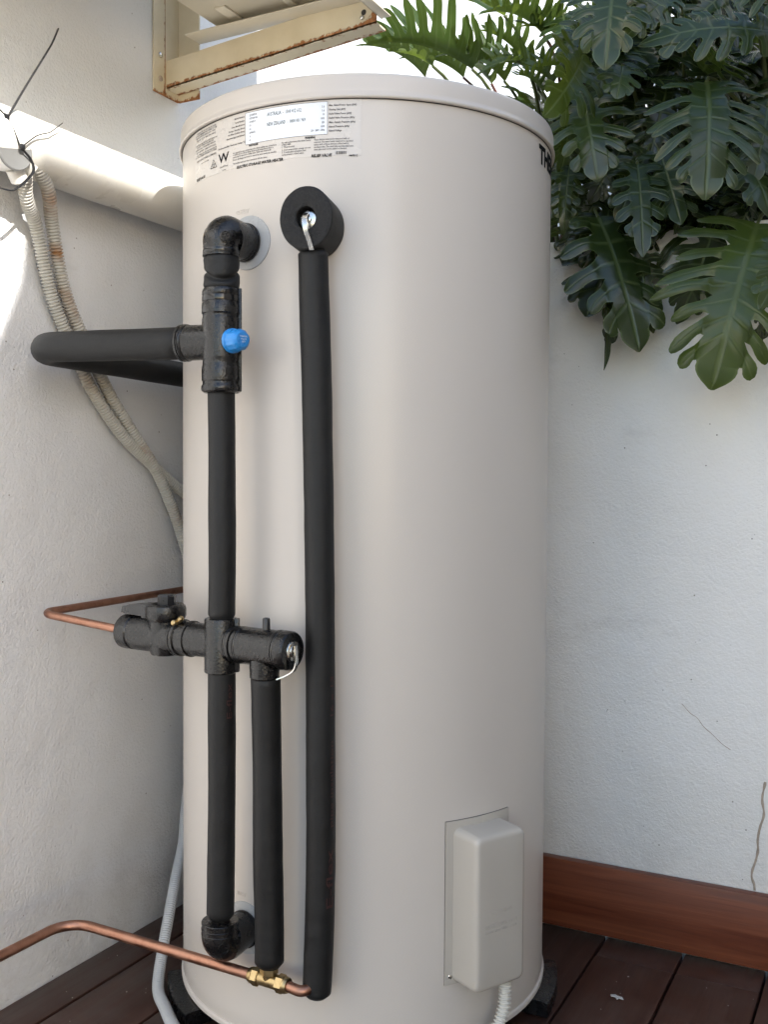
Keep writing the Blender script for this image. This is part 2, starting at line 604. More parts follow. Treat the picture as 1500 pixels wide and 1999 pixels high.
# ---- measured tables (metres): leaf base, leaf tip, width, lobes, fold, roll, style, tint / print: text, u, z, width, height, style
LEAVES = [
    (0.513,0.240,1.522, 0.530,0.150,1.302, 0.82,8,14,4,0,0.55),
    (0.295,0.250,1.541, 0.342,0.200,1.368, 0.85,6,12,-6,0,0.45),
    (0.362,0.220,1.719, 0.371,0.130,1.527, 0.80,7,12,4,0,0.50),
    (0.613,0.220,1.577, 0.416,0.160,1.569, 0.55,6,10,-18,0,0.45),
    (0.458,0.220,1.667, 0.394,0.150,1.578, 0.62,6,18,15,0,0.50),
    (0.528,0.300,1.419, 0.620,0.220,1.281, 0.80,5,10,10,0,0.50),
    (0.594,0.270,1.285, 0.537,0.190,1.004, 0.86,8,12,-8,0,0.85),
    (0.318,0.290,1.331, 0.408,0.240,1.078, 0.74,5,10,12,0,0.35),
    (0.313,0.300,1.274, 0.334,0.285,1.053, 0.34,5,30,35,0,0.15),
    (0.388,0.315,1.283, 0.418,0.300,1.117, 0.56,5,20,-15,0,0.20),
    (0.516,0.330,1.313, 0.456,0.310,1.132, 0.68,6,14,18,0,0.20),
    (0.588,0.310,1.193, 0.592,0.300,1.067, 0.36,4,25,25,0,0.10),
    (0.392,0.270,1.411, 0.421,0.200,1.232, 0.56,5,16,6,0,0.40),
    (0.463,0.300,1.397, 0.453,0.290,1.285, 0.40,4,22,20,0,0.35),
    (0.257,0.310,1.441, 0.257,0.280,1.303, 0.50,5,20,-10,0,0.30),
    (0.652,0.220,1.241, 0.615,0.140,1.121, 0.62,6,12,0,0,0.70),
    (0.421,0.360,1.566, 0.394,0.330,1.414, 0.72,6,12,0,0,0.15),
    (0.296,0.260,1.621, 0.264,0.140,1.472, 0.78,6,22,40,0,0.60),
    (0.379,0.210,1.562, 0.383,0.160,1.488, 1.00,4,20,10,0,0.75),
    (0.400,0.310,1.444, 0.356,0.270,1.313, 0.70,5,14,-12,0,0.30),
    (0.517,0.450,1.566, 0.606,0.400,1.409, 0.78,6,12,0,0,0.15),
    (0.581,0.360,1.402, 0.553,0.330,1.274, 0.78,6,12,0,0,0.25),
    (0.237,0.330,1.549, 0.240,0.300,1.417, 0.70,5,14,20,0,0.30),
    (0.427,0.450,1.705, 0.397,0.420,1.576, 0.82,6,12,0,0,0.15),
    (0.289,0.330,1.348, 0.255,0.310,1.253, 0.50,5,20,0,0,0.20),
    (0.349,0.420,1.593, 0.351,0.400,1.472, 0.82,6,12,0,0,0.20),
    (0.545,0.330,1.713, 0.458,0.300,1.632, 0.78,6,12,-10,0,0.35),
    (0.603,0.300,1.485, 0.589,0.240,1.343, 0.70,8,14,-15,0,0.40),
    (0.341,0.360,1.471, 0.288,0.330,1.367, 0.74,5,14,10,0,0.20),
    (0.466,0.370,1.374, 0.419,0.340,1.290, 0.74,5,14,10,0,0.15),
    (0.546,0.400,1.626, 0.498,0.380,1.509, 0.82,6,12,5,0,0.15),
    (0.229,0.350,1.733, 0.275,0.300,1.593, 0.78,6,14,-20,0,0.40),
    (0.604,0.200,1.661, 0.664,0.150,1.542, 0.82,6,12,0,0,0.50),
    (0.234,0.380,1.532, 0.221,0.340,1.353, 0.60,6,14,10,0,0.25),
    (0.257,0.370,1.400, 0.239,0.335,1.259, 0.60,5,14,-10,0,0.15),
    (0.184,0.450,1.510, 0.238,0.400,1.350, 0.70,6,14,0,0,0.10),
    (0.319,0.360,1.371, 0.284,0.320,1.215, 0.60,5,14,10,0,0.20),
    (0.425,0.300,1.433, 0.475,0.240,1.289, 0.70,6,12,-8,0,0.45),
    (0.321,0.300,1.694, 0.251,0.240,1.604, 0.70,6,14,10,0,0.40),
    (0.048,0.340,1.660, -0.092,0.140,1.656, 0.95,8,58,0,1,0.90),
    (0.187,0.360,1.707, 0.118,0.200,1.695, 1.25,7,50,0,1,0.80),
    (0.083,0.420,1.789, -0.054,0.300,1.812, 1.00,7,40,0,1,1.00),
    (0.227,0.300,1.588, 0.141,0.220,1.612, 0.95,7,50,0,1,0.75),
    (0.073,0.450,1.671, -0.014,0.300,1.681, 1.00,8,58,0,1,0.80),
    (-0.036,0.300,1.646, -0.142,0.200,1.688, 0.85,6,58,0,1,0.95),
    (0.018,0.220,1.629, -0.045,0.120,1.627, 0.50,5,25,0,1,1.00),
    (0.228,0.420,1.693, 0.155,0.300,1.704, 1.00,7,50,0,1,0.80),
    (0.105,0.500,1.704, 0.030,0.400,1.763, 1.00,7,50,0,1,0.90),
    (-0.040,0.500,1.716, -0.149,0.400,1.737, 1.00,8,60,0,1,0.80),
    (0.212,0.500,1.807, 0.106,0.400,1.828, 1.00,7,40,0,1,0.85),
    (0.242,0.280,1.610, 0.212,0.200,1.569, 0.90,6,50,0,1,0.80),
    (0.178,0.240,1.617, 0.131,0.160,1.569, 0.80,6,35,20,1,0.90),
    (0.065,0.400,1.650, 0.001,0.340,1.710, 0.90,6,45,30,1,0.80),
    (0.227,0.240,1.553, 0.198,0.160,1.558, 0.80,6,40,0,1,0.70),
    (0.181,0.500,1.772, 0.154,0.450,1.809, 0.90,6,50,0,1,0.70),
]
PRINT = [
    ("For Advice, Repairs and Service:",0.1641,1.3848,0.0667,0.0031,1),
    ("AUSTRALIA  -  1300 412 612",0.1708,1.3716,0.0543,0.0051,0),
    ("NEW ZEALAND  -  0800 001 969",0.1709,1.3576,0.0604,0.0051,0),
    ("Max. Rated Power Input (kW)",0.2654,1.3760,0.0391,0.0026,1),
    ("Heating Unit (kW)",0.2654,1.3701,0.0237,0.0026,1),
    ("Relief Valve Power (kW)",0.2655,1.3643,0.0320,0.0026,1),
    ("Relief Valve Pressure (kPa)",0.2655,1.3586,0.0364,0.0026,1),
    ("Max. Supply Pressure (kPa)",0.2655,1.3526,0.0373,0.0026,1),
    ("Rated Pressure (kPa)",0.2655,1.3466,0.0288,0.0026,1),
    ("Rated Voltage",0.2655,1.3409,0.0184,0.0026,1),
    ("3.6",0.2555,1.3746,0.0038,0.0029,0),
    ("3.6",0.2555,1.3692,0.0038,0.0029,0),
    ("10",0.2567,1.3640,0.0026,0.0029,0),
    ("1000",0.2541,1.3585,0.0052,0.0029,0),
    ("850",0.2556,1.3529,0.0038,0.0029,0),
    ("1000",0.2542,1.3474,0.0052,0.0029,0),
    ("230 - 240V - 50Hz",0.2396,1.3424,0.0198,0.0029,0),
    ("22150H7 80",0.1392,1.3768,0.0135,0.0029,0),
    ("31071230 90A",0.1392,1.3721,0.0149,0.0029,0),
    ("10/10/2019",0.1392,1.3672,0.0114,0.0029,0),
    ("50",0.1392,1.3622,0.0036,0.0029,0),
    ("50",0.1392,1.3569,0.0036,0.0029,0),
    ("APPR6572",0.1392,1.3519,0.0112,0.0029,0),
    ("0",0.1397,1.3466,0.0019,0.0029,0),
    ("60",0.1392,1.3415,0.0029,0.0029,0),
    ("Model Number",0.1101,1.3773,0.0205,0.0024,1),
    ("Serial Number",0.1111,1.3716,0.0195,0.0024,1),
    ("Date Manufactured",0.1046,1.3663,0.0260,0.0024,1),
    ("Storage Capacity (litres)",0.0972,1.3613,0.0334,0.0024,1),
    ("Hot Water Delivery (litres)",0.0958,1.3565,0.0348,0.0024,1),
    ("Electrical Approval System",0.0929,1.3514,0.0377,0.0024,1),
    ("Recommended Max. Thermostat Setting (\u00b0C)",0.0735,1.3412,0.0579,0.0024,1),
    ("MANUFACTURING LIMITED",0.0087,1.3377,0.0598,0.0026,0),
    ("made in australia",0.0239,1.3325,0.0238,0.0017,1),
    ("W",0.0735,1.3218,0.0243,0.0132,2),
    ("Lead Free",0.0770,1.3142,0.0188,0.0028,0),
    ("AS 3498",0.0830,1.3091,0.0079,0.0018,0),
    ("INSTALLER",0.1388,1.3341,0.0169,0.0026,2),
    ("ELECTRIC STORAGE WATER HEATER",0.1146,1.3063,0.0825,0.0039,3),
    ("WARNING",0.2305,1.3331,0.0152,0.0029,2),
    ("RELIEF VALVE",0.2401,1.3068,0.0300,0.0039,3),
    ("H0731C",0.2945,1.3060,0.0118,0.0024,2),
    ("RELIEF VALVE",0.0071,1.3096,0.0296,0.0037,3),
    ("It is essential to use a tempering valve when making any connections",0.1071,1.3288,0.0796,0.0024,0),
    ("to bathrooms in order to deliver water at safe temperature where a",0.1071,1.3259,0.0742,0.0024,0),
    ("person may be exposed to scalding water. Relief valve must be left",0.1071,1.3229,0.0706,0.0024,0),
    ("free to discharge and must be tested by hand every six months.",0.1071,1.3191,0.0796,0.0024,0),
    ("The installer must leave these instructions with the owner.",0.1071,1.3136,0.0645,0.0024,0),
    ("For safe performance this water heater",0.1950,1.3300,0.0447,0.0024,0),
    ("is fitted with:",0.1950,1.3271,0.0143,0.0024,0),
    ("     1. Thermostat",0.1950,1.3236,0.0203,0.0024,0),
    ("     2. Over temperature energy cut out",0.1950,1.3197,0.0440,0.0024,0),
    ("     3. Combination pressure and",0.1950,1.3163,0.0370,0.0024,0),
    ("     temperature relief valve",0.1950,1.3130,0.0341,0.0024,0),
    ("These devices must not be tampered with or",0.2440,1.3298,0.0507,0.0024,0),
    ("removed. The water heater must not be operated",0.2440,1.3264,0.0555,0.0024,0),
    ("unless each of these devices is fitted and in",0.2440,1.3230,0.0494,0.0024,0),
    ("working order. The relief valve and the relief valve",0.2441,1.3195,0.0562,0.0024,0),
    ("drain pipe must not be sealed or blocked.",0.2441,1.3162,0.0471,0.0024,0),
    ("This Water Heater Has Been Type Tested",0.0035,1.3872,0.0686,0.0022,0),
    ("To AS The Water Mark Scheme",0.0062,1.3843,0.0566,0.0022,0),
    ("WARNING: THIS UNIT MAY DELIVER WATER",0.0087,1.3796,0.0591,0.0022,0),
    ("AT HIGH TEMPERATURE. REFER TO THE",0.0035,1.3764,0.0660,0.0022,0),
    ("INSTRUCTIONS AND CHECK LOCAL CODES",0.0062,1.3729,0.0593,0.0022,0),
    ("BEFORE USE OF THE APPLIANCE",0.0087,1.3687,0.0574,0.0022,0),
    ("CAUTION: FILL BEFORE SWITCHING ON",0.0062,1.3618,0.0640,0.0022,0),
    ("DO NOT OPERATE IF DAMAGED",0.0087,1.3588,0.0523,0.0022,0),
    ("SERVICE: CALL A QUALIFIED PERSON",0.0035,1.3553,0.0620,0.0022,0),
    ("ALL WORK MUST COMPLY WITH RULES",0.0062,1.3510,0.0607,0.0022,0),
    ("OF THE LOCAL AUTHORITY",0.0087,1.3467,0.0608,0.0022,0),
    ("DO NOT REMOVE ANY COVER",0.0035,1.3438,0.0653,0.0022,0),
]

# ================================================================== the setting
LX, BY = -0.454, 0.340          # face of the left wall, face of the rear planter wall

mk('ground', [box(-30, 30, -30, 30, -.40, -.16)], M['earth'], kind='structure')
deck = mk('deck', [box(-.454, 1.70, -3.2, .338, -.15, -.034)], M['soil'], kind='structure')
PITCH = .1422
k0 = -6
for k in range(-6, 9):
    xa = .340 + PITCH * k + .0022
    xb = .340 + PITCH * (k + 1) - .0022
    xa = max(xa, -.453)
    if xb - xa < .02: continue
    cuts = [-3.2, .2505, .336] if k in (0, 1, 3) else ([-3.2, -.62, .336] if k in (-4, 2) else [-3.2, .336])
    for ya, yb in zip(cuts[:-1], cuts[1:]):
        dz = random.uniform(-.0026, .0006)
        mk('deck_board', [box(xa, xb, ya + .0012, yb - .0012, -.024 + dz, 0 + dz, .0022, 2)], M['deck'], deck)

hw = thing('house_wall', 'white roughcast house wall on the left carrying the pipes and brackets', 'wall', (LX, -1.5, 0))
mk('wall', [box(LX - .22, LX, -5.0, BY - .001, -.16, 3.5, .004)], M['wall'], hw)


pw = thing('planter_wall', 'white painted planter wall behind the heater with foliage spilling over its top', 'wall', (.6, BY, 0))
mk('wall', [box(LX - .22, 1.70, BY, BY + .13, -.16, 1.308, .006)], M['wall2'], pw)
crack_pts = [(.6137, .3395, .2723), (.6075, .3395, .248), (.6043, .3395, .2252), (.6050, .3395, .208), (.6016, .3395, .1882), (.5965, .3395, .171), (.5953, .3395, .1577), (.5995, .3395, .146), (.6008, .3395, .1350)]
crack_pts = [(.6150, .3395, .330), (.6105, .3395, .300)] + crack_pts
mk('crack', [tube(densify(crack_pts, .004), lambda s, a, i: .0020 + .0014 * noise.noise(Vector((s * 90, 0, 0))), 8, flat=(.3, 1))], M['crack'], pw)
mk('crack', [tube(densify([(.470, .3396, .452), (.486, .3396, .436), (.497, .3396, .430), (.509, .3396, .415), (.524, .3396, .403), (.541, .3396, .388), (.556, .3396, .379)], .004), lambda s, a, i: .0006 + .0004 * noise.noise(Vector((s * 70, 2, 0))), 6, flat=(.5, 1))], M['crack'], pw)

sk = thing('skirting_board', 'reddish brown timber skirting board along the foot of the white planter wall', 'skirting board', (.6, BY - .02, 0))
mk('board', [box(LX + .02, 1.6, BY - .021, BY - .0015, .004, .134, .0015)], M['skirting'], sk)

bw = thing('boundary_wall', 'sunlit white rear boundary wall behind the foliage', 'wall', (0, 1.5, 0))
mk('wall', [box(-3.6, 3.6, 1.50, 1.66, -.16, 3.4, .004)], M['wall'], bw)
mk('planting_bed', [box(-3.0, 1.70, BY + .132, 1.498, -.16, 1.18)], M['soil'], kind='structure')

# unseen block added across the yard to keep this corner in shade
nh = thing('shade_blocker', 'unseen house block added across the yard to shade the corner', 'light blocker', (2.6, -.4, 0))
mk('wall', [box(1.73, 4.2, -1.845, 1.49, -.16, 2.22)], M['render'], nh)
HP = [(-1.800, 2.222), (1.49, 2.222), (1.49, 2.490), (-1.715, 2.490), (-1.735, 2.36)]  # slanted, notched end shaped to let a sun patch onto the left wall
mk('blocker_top', [([(x, y, z) for x in (1.725, 2.4) for y, z in HP], [(4, 3, 2, 1, 0), (5, 6, 7, 8, 9)] + [(k, (k + 1) % 5, (k + 1) % 5 + 5, k + 5) for k in range(5)])], M['render'], nh, smooth=0)

# ================================================================== water heater
HT = thing('water_heater', 'tall beige cylindrical electric storage water heater standing on the deck', 'water heater', (0, 0, .025))
R = .308


def cyl(ang, z, r=R):
    return Vector((r * cos(ang), r * sin(ang), z))


body_prof = [(.027, .300), (.0255, .3075), (.027, .3105), (.033, .3112), (.0355, .3100), (.0362, .3078), (.0375, .3082), (.06, R), (.4, R), (.8, R), (1.2, R), (1.3895, R)]
mk('body', [lathe(body_prof, (0, 0, 0), (0, 0, 1), 128)], M['tank'], HT, smooth=50)
cap_prof = [(1.3885, .3078), (1.3862, .3090), (1.3856, .3118), (1.3870, .3136), (1.3900, .3138), (1.3922, .3122), (1.3970, .3116), (1.4150, .3112),
            (1.4190, .3100), (1.4212, .3070), (1.4222, .3000), (1.4260, .15), (1.4270, .002)]
mk('cap', [lathe(cap_prof, (0, 0, 0), (0, 0, 1), 128)], M['tank'], HT, smooth=50)

mk('cap_seal', [lathe([(1.3850, .3070), (1.3850, .3090), (1.3868, .3090)], (0, 0, 0), (0, 0, 1), 128, caps=False)], M['gapdark'], HT, smooth=0)


def disc_on_tank(ang, z, rad, lift, ax=1.0, n=40):
    V, F = [], []
    rings = 6
    for i in range(rings + 1):
        rr = rad * i / rings
        for k in range(n):
            a = 2 * pi * k / n
            u, v = rr * cos(a), rr * sin(a)
            V.append(cyl(ang + u / R, z + v, R + lift))
    for i in range(rings):
        for k in range(n):
            F.append((i * n + k, i * n + (k + 1) % n, (i + 1) * n + (k + 1) % n, (i + 1) * n + k))
    # rim
    b = len(V)
    for k in range(n):
        a = 2 * pi * k / n
        V.append(cyl(ang + rad * 1.012 * cos(a) / R, z + rad * 1.012 * sin(a), R + .0001))
    for k in range(n):
        F.append((rings * n + k, rings * n + (k + 1) % n, b + (k + 1) % n, b + k))
    return V, F


AO = radians(-95.6)
mk('escutcheon', [disc_on_tank(radians(-95.3), 1.1965, .0385, .0016)], M['clear'], HT, label='clear grey round plate behind the top elbow')
mk('escutcheon', [disc_on_tank(radians(-96.2), .1900, .0385, .0016)], M['clear'], HT, label='grey round plate behind the bottom elbow')


def patch(a0, a1, z0, z1, r, n=40):
    V, F = [], []
    for i in range(n + 1):
        a = a0 + (a1 - a0) * i / n
        V += [cyl(a, z0, r), cyl(a, z1, r)]
    for i in range(n): F.append((2 * i, 2 * i + 2, 2 * i + 3, 2 * i + 1))
    # thin edge
    b = len(V)
    for i in range(n + 1):
        a = a0 + (a1 - a0) * i / n
        V += [cyl(a, z0, R - .0002), cyl(a, z1, R - .0002)]
    for i in range(n):
        F.append((b + 2 * i, b + 2 * i + 2, 2 * i + 2, 2 * i)); F.append((2 * i + 1, 2 * i + 3, b + 2 * i + 3, b + 2 * i + 1))
    F.append((0, 1, b + 1, b)); F.append((2 * n + 1, 2 * n, b + 2 * n, b + 2 * n + 1))
    return V, F


LA0 = radians(-120.9)
lab = mk('rating_label', [patch(LA0, radians(-63.1), 1.3080, 1.3850, R + .00025)], M['label'], HT, smooth=30, label='pale printed rating label below the cap')
pa0, pa1 = LA0 + .1322 / .3085, LA0 + .2634 / .3085
mk('data_panel', [patch(pa0, pa1, 1.3375, 1.3825, R + .0005)], M['panel'], lab, smooth=30)


def on_label(u0, z0, lift=.0007, slope=0.0):
    return lambda u, v: cyl(LA0 + (u0 + u) / .3085, z0 + v + slope * u, R + lift)


P_thin, P_bold, P_num = [], [], []
for t, u0, z0, w, h, st in PRINT:
    g = text_geo(t, w, h, on_label(u0, z0), bold={0: .014, 1: .022, 2: .04, 3: .03}[st] if h < .0045 else .012, shear=.25 if st in (1, 3) else 0, res=1)
    (P_bold if st >= 2 else (P_num if h > .004 else P_thin)).append(g)
mk('small_print', P_thin, M['inkthin'], lab, smooth=0, kind='stuff')
mk('heading_print', P_bold, M['ink'], lab, smooth=0, kind='stuff')
mk('phone_numbers', P_num, M['inkgreen'], lab, smooth=0, kind='stuff')


def lab_quad(u0, z0, u1, z1, lift=.0007):
    f = on_label(0, 0, lift)
    return [f(u0, z0), f(u1, z0), f(u1, z1), f(u0, z1)], [(0, 1, 2, 3)]


bars = []
u = .2752
rb = random.Random(3)
while u < .2905:
    w = rb.choice([.0003, .0003, .0006, .0008])
    bars.append(lab_quad(u, 1.3062 + .003, u + w, 1.3105 + .003))
    u += w + rb.choice([.0003, .0004, .0007])
mk('barcode', bars, M['ink'], lab, smooth=0, kind='stuff')


def lab_line(p, q, w):
    f = on_label(0, 0)
    d = Vector((q[0] - p[0], q[1] - p[1])).normalized()
    n = Vector((-d.y, d.x)) * w / 2
    return [f(p[0] + n.x, p[1] + n.y), f(q[0] + n.x, q[1] + n.y), f(q[0] - n.x, q[1] - n.y), f(p[0] - n.x, p[1] - n.y)], [(0, 1, 2, 3)]


tri = [(.0528, 1.3185), (.0690, 1.3185), (.0610, 1.3305)]
mark = [lab_line(tri[i], tri[(i + 1) % 3], .0008) for i in range(3)]
cc = [(.0610 + .0028 * cos(a), 1.3222 + .0028 * sin(a)) for a in [radians(d) for d in range(130, 411, 20)]]
mark += [lab_line(cc[i], cc[i + 1], .0008) for i in range(len(cc) - 1)]
mark += [lab_line((.0610, 1.3222), (.0610, 1.3262), .0008)]
e = .00035
for (p, q) in (((.1322, 1.3375), (.2634, 1.3375)), ((.1322, 1.3825), (.2634, 1.3825)), ((.1322, 1.3375), (.1322, 1.3825)), ((.2634, 1.3375), (.2634, 1.3825))):
    if p[1] == q[1]:
        for i in range(12):
            a, b = p[0] + (q[0] - p[0]) * i / 12, p[0] + (q[0] - p[0]) * (i + 1) / 12
            mark.append(lab_line((a, p[1]), (b, p[1]), .0004))
    else: mark.append(lab_line(p, q, .0004))
mk('label_mark', mark, M['ink'], lab, smooth=0, kind='stuff')

# brand lettering round the right-hand side
bg_ = text_geo('THERMANN', .205, .0265, lambda u, v: cyl(radians(-2.0) + u / R, 1.3490 + v, R + .0006), bold=.055, res=4)
mk('brand_lettering', [bg_], M['ink'], HT, smooth=0)
# raised words pressed into the casing
emb = thick(text_geo('OUTLET', .0250, .0062, lambda u, v: cyl(radians(-99.8) + u / R, 1.2400 + v, R + .0005), bold=.01, res=2), lambda v: -Vector((v.x, v.y, 0)).normalized() * .0009)
emb2 = thick(text_geo('INLET', .0170, .0055, lambda u, v: cyl(radians(-99.0) + u / R, .2360 + v, R + .0005), bold=.01, res=2), lambda v: -Vector((v.x, v.y, 0)).normalized() * .0009)
mk('embossed_lettering', [emb, emb2], M['tank'], HT, smooth=0, kind='stuff')

# element cover
tc_n = Vector((cos(radians(-27.7)), sin(radians(-27.7)), 0)); tc_t = Vector((-tc_n.y, tc_n.x, 0)); UPZ = Vector((0, 0, 1))
cov = thing('element_cover', None, None)
bpy.data.objects.remove(cov)
mk('shadow_gap', [patch(radians(-38.8) - .0018, radians(-16.4) + .0014, .1174, .3596, R + .0006, 20)], M['gapdark'], HT, smooth=30)  # dark strip edging the flange, its shadow line put in as colour
fl = mk('cover_flange', [patch(radians(-38.8), radians(-16.4), .1180, .3590, R + .0032, 20)], M['cover'], HT, smooth=30)


def cover_geo():
    # loft of rounded rectangles from the casing outward
    V, F = [], []
    n = 9
    secs = [(.300, .0485, .1125, .012), (.330, .0478, .1120, .012), (.348, .0470, .1110, .010), (.3535, .0462, .1100, .010), (.3570, .0448, .1085, .0095), (.3588, .0425, .1060, .009), (.3594, .039, .1025, .008), (.3596, .02, .06, .004)]
    zc = .2365
    m = 4 * n
    for r, hx, hz, rad in secs:
        for q, (sx, sz) in enumerate(((1, 1), (-1, 1), (-1, -1), (1, -1))):
            for k in range(n):
                a = q * pi / 2 + (pi / 2) * k / (n - 1)
                x = sx * (hx - rad) + rad * cos(a)
                z = sz * (hz - rad) + rad * sin(a)
                V.append(tc_n * r + tc_t * x + UPZ * (zc + z - (.004 if sz < 0 else 0)))
    for i in range(len(secs) - 1):
        for k in range(m): F.append((i * m + k, i * m + (k + 1) % m, (i + 1) * m + (k + 1) % m, (i + 1) * m + k))
    F.append(tuple(range((len(secs) - 1) * m, len(secs) * m)))
    return V, F


ec = mk('element_cover', [cover_geo()], M['cover'], HT, smooth=60)
ct = []
for t, w, h, z in (('WARNING', .040, .0055, .232), ('ISOLATE POWER SUPPLY', .062, .0055, .214), ('BEFORE REMOVING COVER', .060, .0040, .2065)):
    g = text_geo(t, w, h, lambda u, v, w=w, z=z: tc_n * .3602 + tc_t * (u - w / 2) + UPZ * (z + v), bold=.01, res=1)
    ct.append(thick(g, lambda v: -tc_n * .0007))
mk('moulded_lettering', ct, M['cover'], ec, smooth=0, kind='stuff')
sp_ = cyl(radians(-37.3), .1300, R + .001)
sd = Vector((sp_.x, sp_.y, 0)).normalized()
mk('screw', [lathe([(0, .0048), (.0012, .0046), (.0026, .0032), (.0032, .0008)], sp_, sd, 16)], M['chrome'], HT)

rs = random.Random(4)
fleck = []
for i in range(170):
    a = radians(rs.triangular(-152, -118, -146)); z = .04 + abs(rs.gauss(0, .09))
    if i % 9 == 0: a, z = radians(rs.uniform(-140, -70)), rs.uniform(.05, .5)
    s = rs.uniform(.0004, .0011)
    p = cyl(a, z, R + .0001); n_ = Vector((p.x, p.y, 0)).normalized()
    fleck.append(lathe([(0, s), (s * .35, s * .7), (s * .45, s * .05)], p, n_, 6))
mk('paint_flecks', fleck, M['flake'], HT, kind='stuff')

for i, (a, lbl) in enumerate(((-130, 'black pad under the left of the heater beside the grey hose'), (13, 'black pad under the right of the heater near the skirting board'), (100, 'black pad under the back of the heater'), (-58, 'black pad under the front of the heater'))):
    V, F = [], []
    aa = [radians(a + d) for d in range(-13, 14, 2)]
    for q in aa: V += [cyl(q, 0, .334), cyl(q, .0225, .334), cyl(q, .0245, .328), cyl(q, .0245, .23), cyl(q, 0, .23)]
    for j in range(len(aa) - 1):
        for c in range(5): F.append((j * 5 + c, j * 5 + (c + 1) % 5, (j + 1) * 5 + (c + 1) % 5, (j + 1) * 5 + c))
    F.append((0, 1, 2, 3, 4)); n_ = (len(aa) - 1) * 5; F.append((n_ + 4, n_ + 3, n_ + 2, n_ + 1, n_))
    tag(mk('support_pad', [(V, F)], M['cast'], smooth=30), lbl, 'support pad', 'pads under the heater')

# ================================================================== top outlet
PL = Vector((-.0375, -.3600, 0))
nE = Vector((PL.x, PL.y, 0)).normalized()
nT = Vector((-nE.y, nE.x, 0))


def at(p, z): return Vector((p.x, p.y, z))


el = thing('outlet_elbow', 'black insulated pipe elbow on the top outlet with a small hole in its crown', 'pipe elbow', at(PL, 1.165))


def elbow_geo(zc, zend, r0=.0272, r1=.0252):
    path = fillet([nE * .3105 + UPZ * zc, at(PL, zc), at(PL, zend)], .021, .003)
    L = len(path)
    def rad(s, a, i):
        t = i / (L - 1)
        r = r0 + (r1 - r0) * t
        b = max(0, 1 - abs(t - .5) / .35)
        return r + .0040 * b
    return tube(path, rad, 28)


eg = elbow_geo(1.1965, 1.1690)
mk('cover', [eg], M['cast'], el, smooth=40)
from mathutils.bvhtree import BVHTree
ebv = BVHTree.FromPolygons([tuple(v) for v in eg[0]], [tuple(f) for f in eg[1]])
def on_cover(bv, c, d):
    h = bv.ray_cast(Vector(c) + Vector(d).normalized() * .12, -Vector(d).normalized())
    n = h[1] if h[1].dot(Vector(d)) > 0 else -h[1]
    return h[0], n
ringp = lambda r, w, h: [(0, r - .001), (0, r + h * .7), (w * .2, r + h), (w * .8, r + h), (w, r + h * .7), (w, r - .001)]
mk('strap', [lathe(ringp(.0247, .0055, .0012), at(PL, 1.1705), UPZ, 32)], M['strap'], el, smooth=30)
mk('strap', [lathe(ringp(.0247, .0030, .0016), at(PL, 1.1662), UPZ, 32)], M['cast'], el, smooth=30)
mk('end_ring', [lathe(ringp(.0268, .004, .0014), nE * .3105 + UPZ * 1.1965, nE, 32), lathe(ringp(.0264, .003, .0012), nE * .317 + UPZ * 1.1965, nE, 32)], M['cast'], el, smooth=30)
hp, hn = on_cover(ebv, at(PL, 1.200), (.15, -.55, .9))
mk('hole', [lathe([(-.002, .0040), (.0005, .0042), (.0006, .0030)], hp, hn, 14)], M['gapdark'], el)
cdir = Vector((.55, -.83, 0)).normalized()
mk('moulded_disc', [lathe([(0, .0082), (.0010, .0080), (.0012, .0070), (.0004, .0066), (.0006, .0002)], *on_cover(ebv, at(PL, 1.1900), (.75, -.65, 0)), 24)], M['cast'], el)

# wrinkled length of sleeve
tw = thing('foam_sleeve', 'short wrinkled black foam sleeve between the top elbow and the tempering valve', 'pipe sleeve', at(PL, 1.123))


def twist(s, a, i):
    c = .0215 + .014 * sin(a - 1.0) * .9
    r = .0252 - .0052 * math.exp(-((s - c) / .0036) ** 2)
    e = min(s, .0455 - s)
    r -= .0022 * max(0, 1 - e / .005) ** 2
    return r + .0006 * noise.noise(Vector((s * 130, cos(a) * 2, sin(a) * 2)))


mk('sleeve', [tube(densify([at(PL, 1.1670), at(PL, 1.145) + nT * .0012, at(PL, 1.1215)], .0011), twist, 40)], M['foam'], tw, smooth=60)

# ================================================================== tempering valve
tv = thing('tempering_valve', 'black textured tempering valve cover with a bright blue adjustment cap', 'tempering valve', at(PL, .976))
Zy = lambda y: 1.1117 - (y - 580) / 1389.0
tvp = [(768, .0190), (768, .0240), (765, .0272), (760, .0283), (755, .0278), (751, .0260), (747, .0260), (745, .0272), (742, .0274), (718, .0274), (714, .0262), (706, .0260), (703, .0268), (697, .0270), (626, .0270), (622, .0264),
       (619, .0258), (616, .0262), (614, .0274), (596, .0274), (593, .0262), (580, .0262), (578, .0270), (571, .0268), (566, .0250), (565, .0190)]
seam = box(-.0035, .0035, -.0016, .0016, 0, .144, .001)
mseam = Matrix.Translation(at(PL, .978) + Vector((.0267, .0060, 0))) @ Matrix.Rotation(radians(12), 4, 'Z')
BRD = Vector((-1, -.12, .01)).normalized()
ctr = at(PL, 1.0484)
brp = [(.004, .0245), (.052, .0252), (.0530, .0262), (.0560, .0268), (.0575, .0245), (.0595, .0245), (.0605, .0265), (.0640, .0262), (.0660, .0240), (.0665, .0200)]
mk('body', [lathe([(Zy(y), r) for y, r in tvp], at(PL, 0), UPZ, 40), xf(seam, mseam), lathe(brp, ctr, BRD, 36)], M['cast'], tv, smooth=32)
mk('strap', [lathe(ringp(.0262, .0075, .0008), at(PL, Zy(591)), UPZ, 40)], M['strap'], tv, smooth=30)
mk('strap', [lathe(ringp(.0244, .0018, .0012), ctr + BRD * .0576, BRD, 36)], M['strap'], tv, smooth=30)
CD = Vector((.93, -.36, -.02)).normalized()
cb = at(PL, 1.0475) + CD * .006


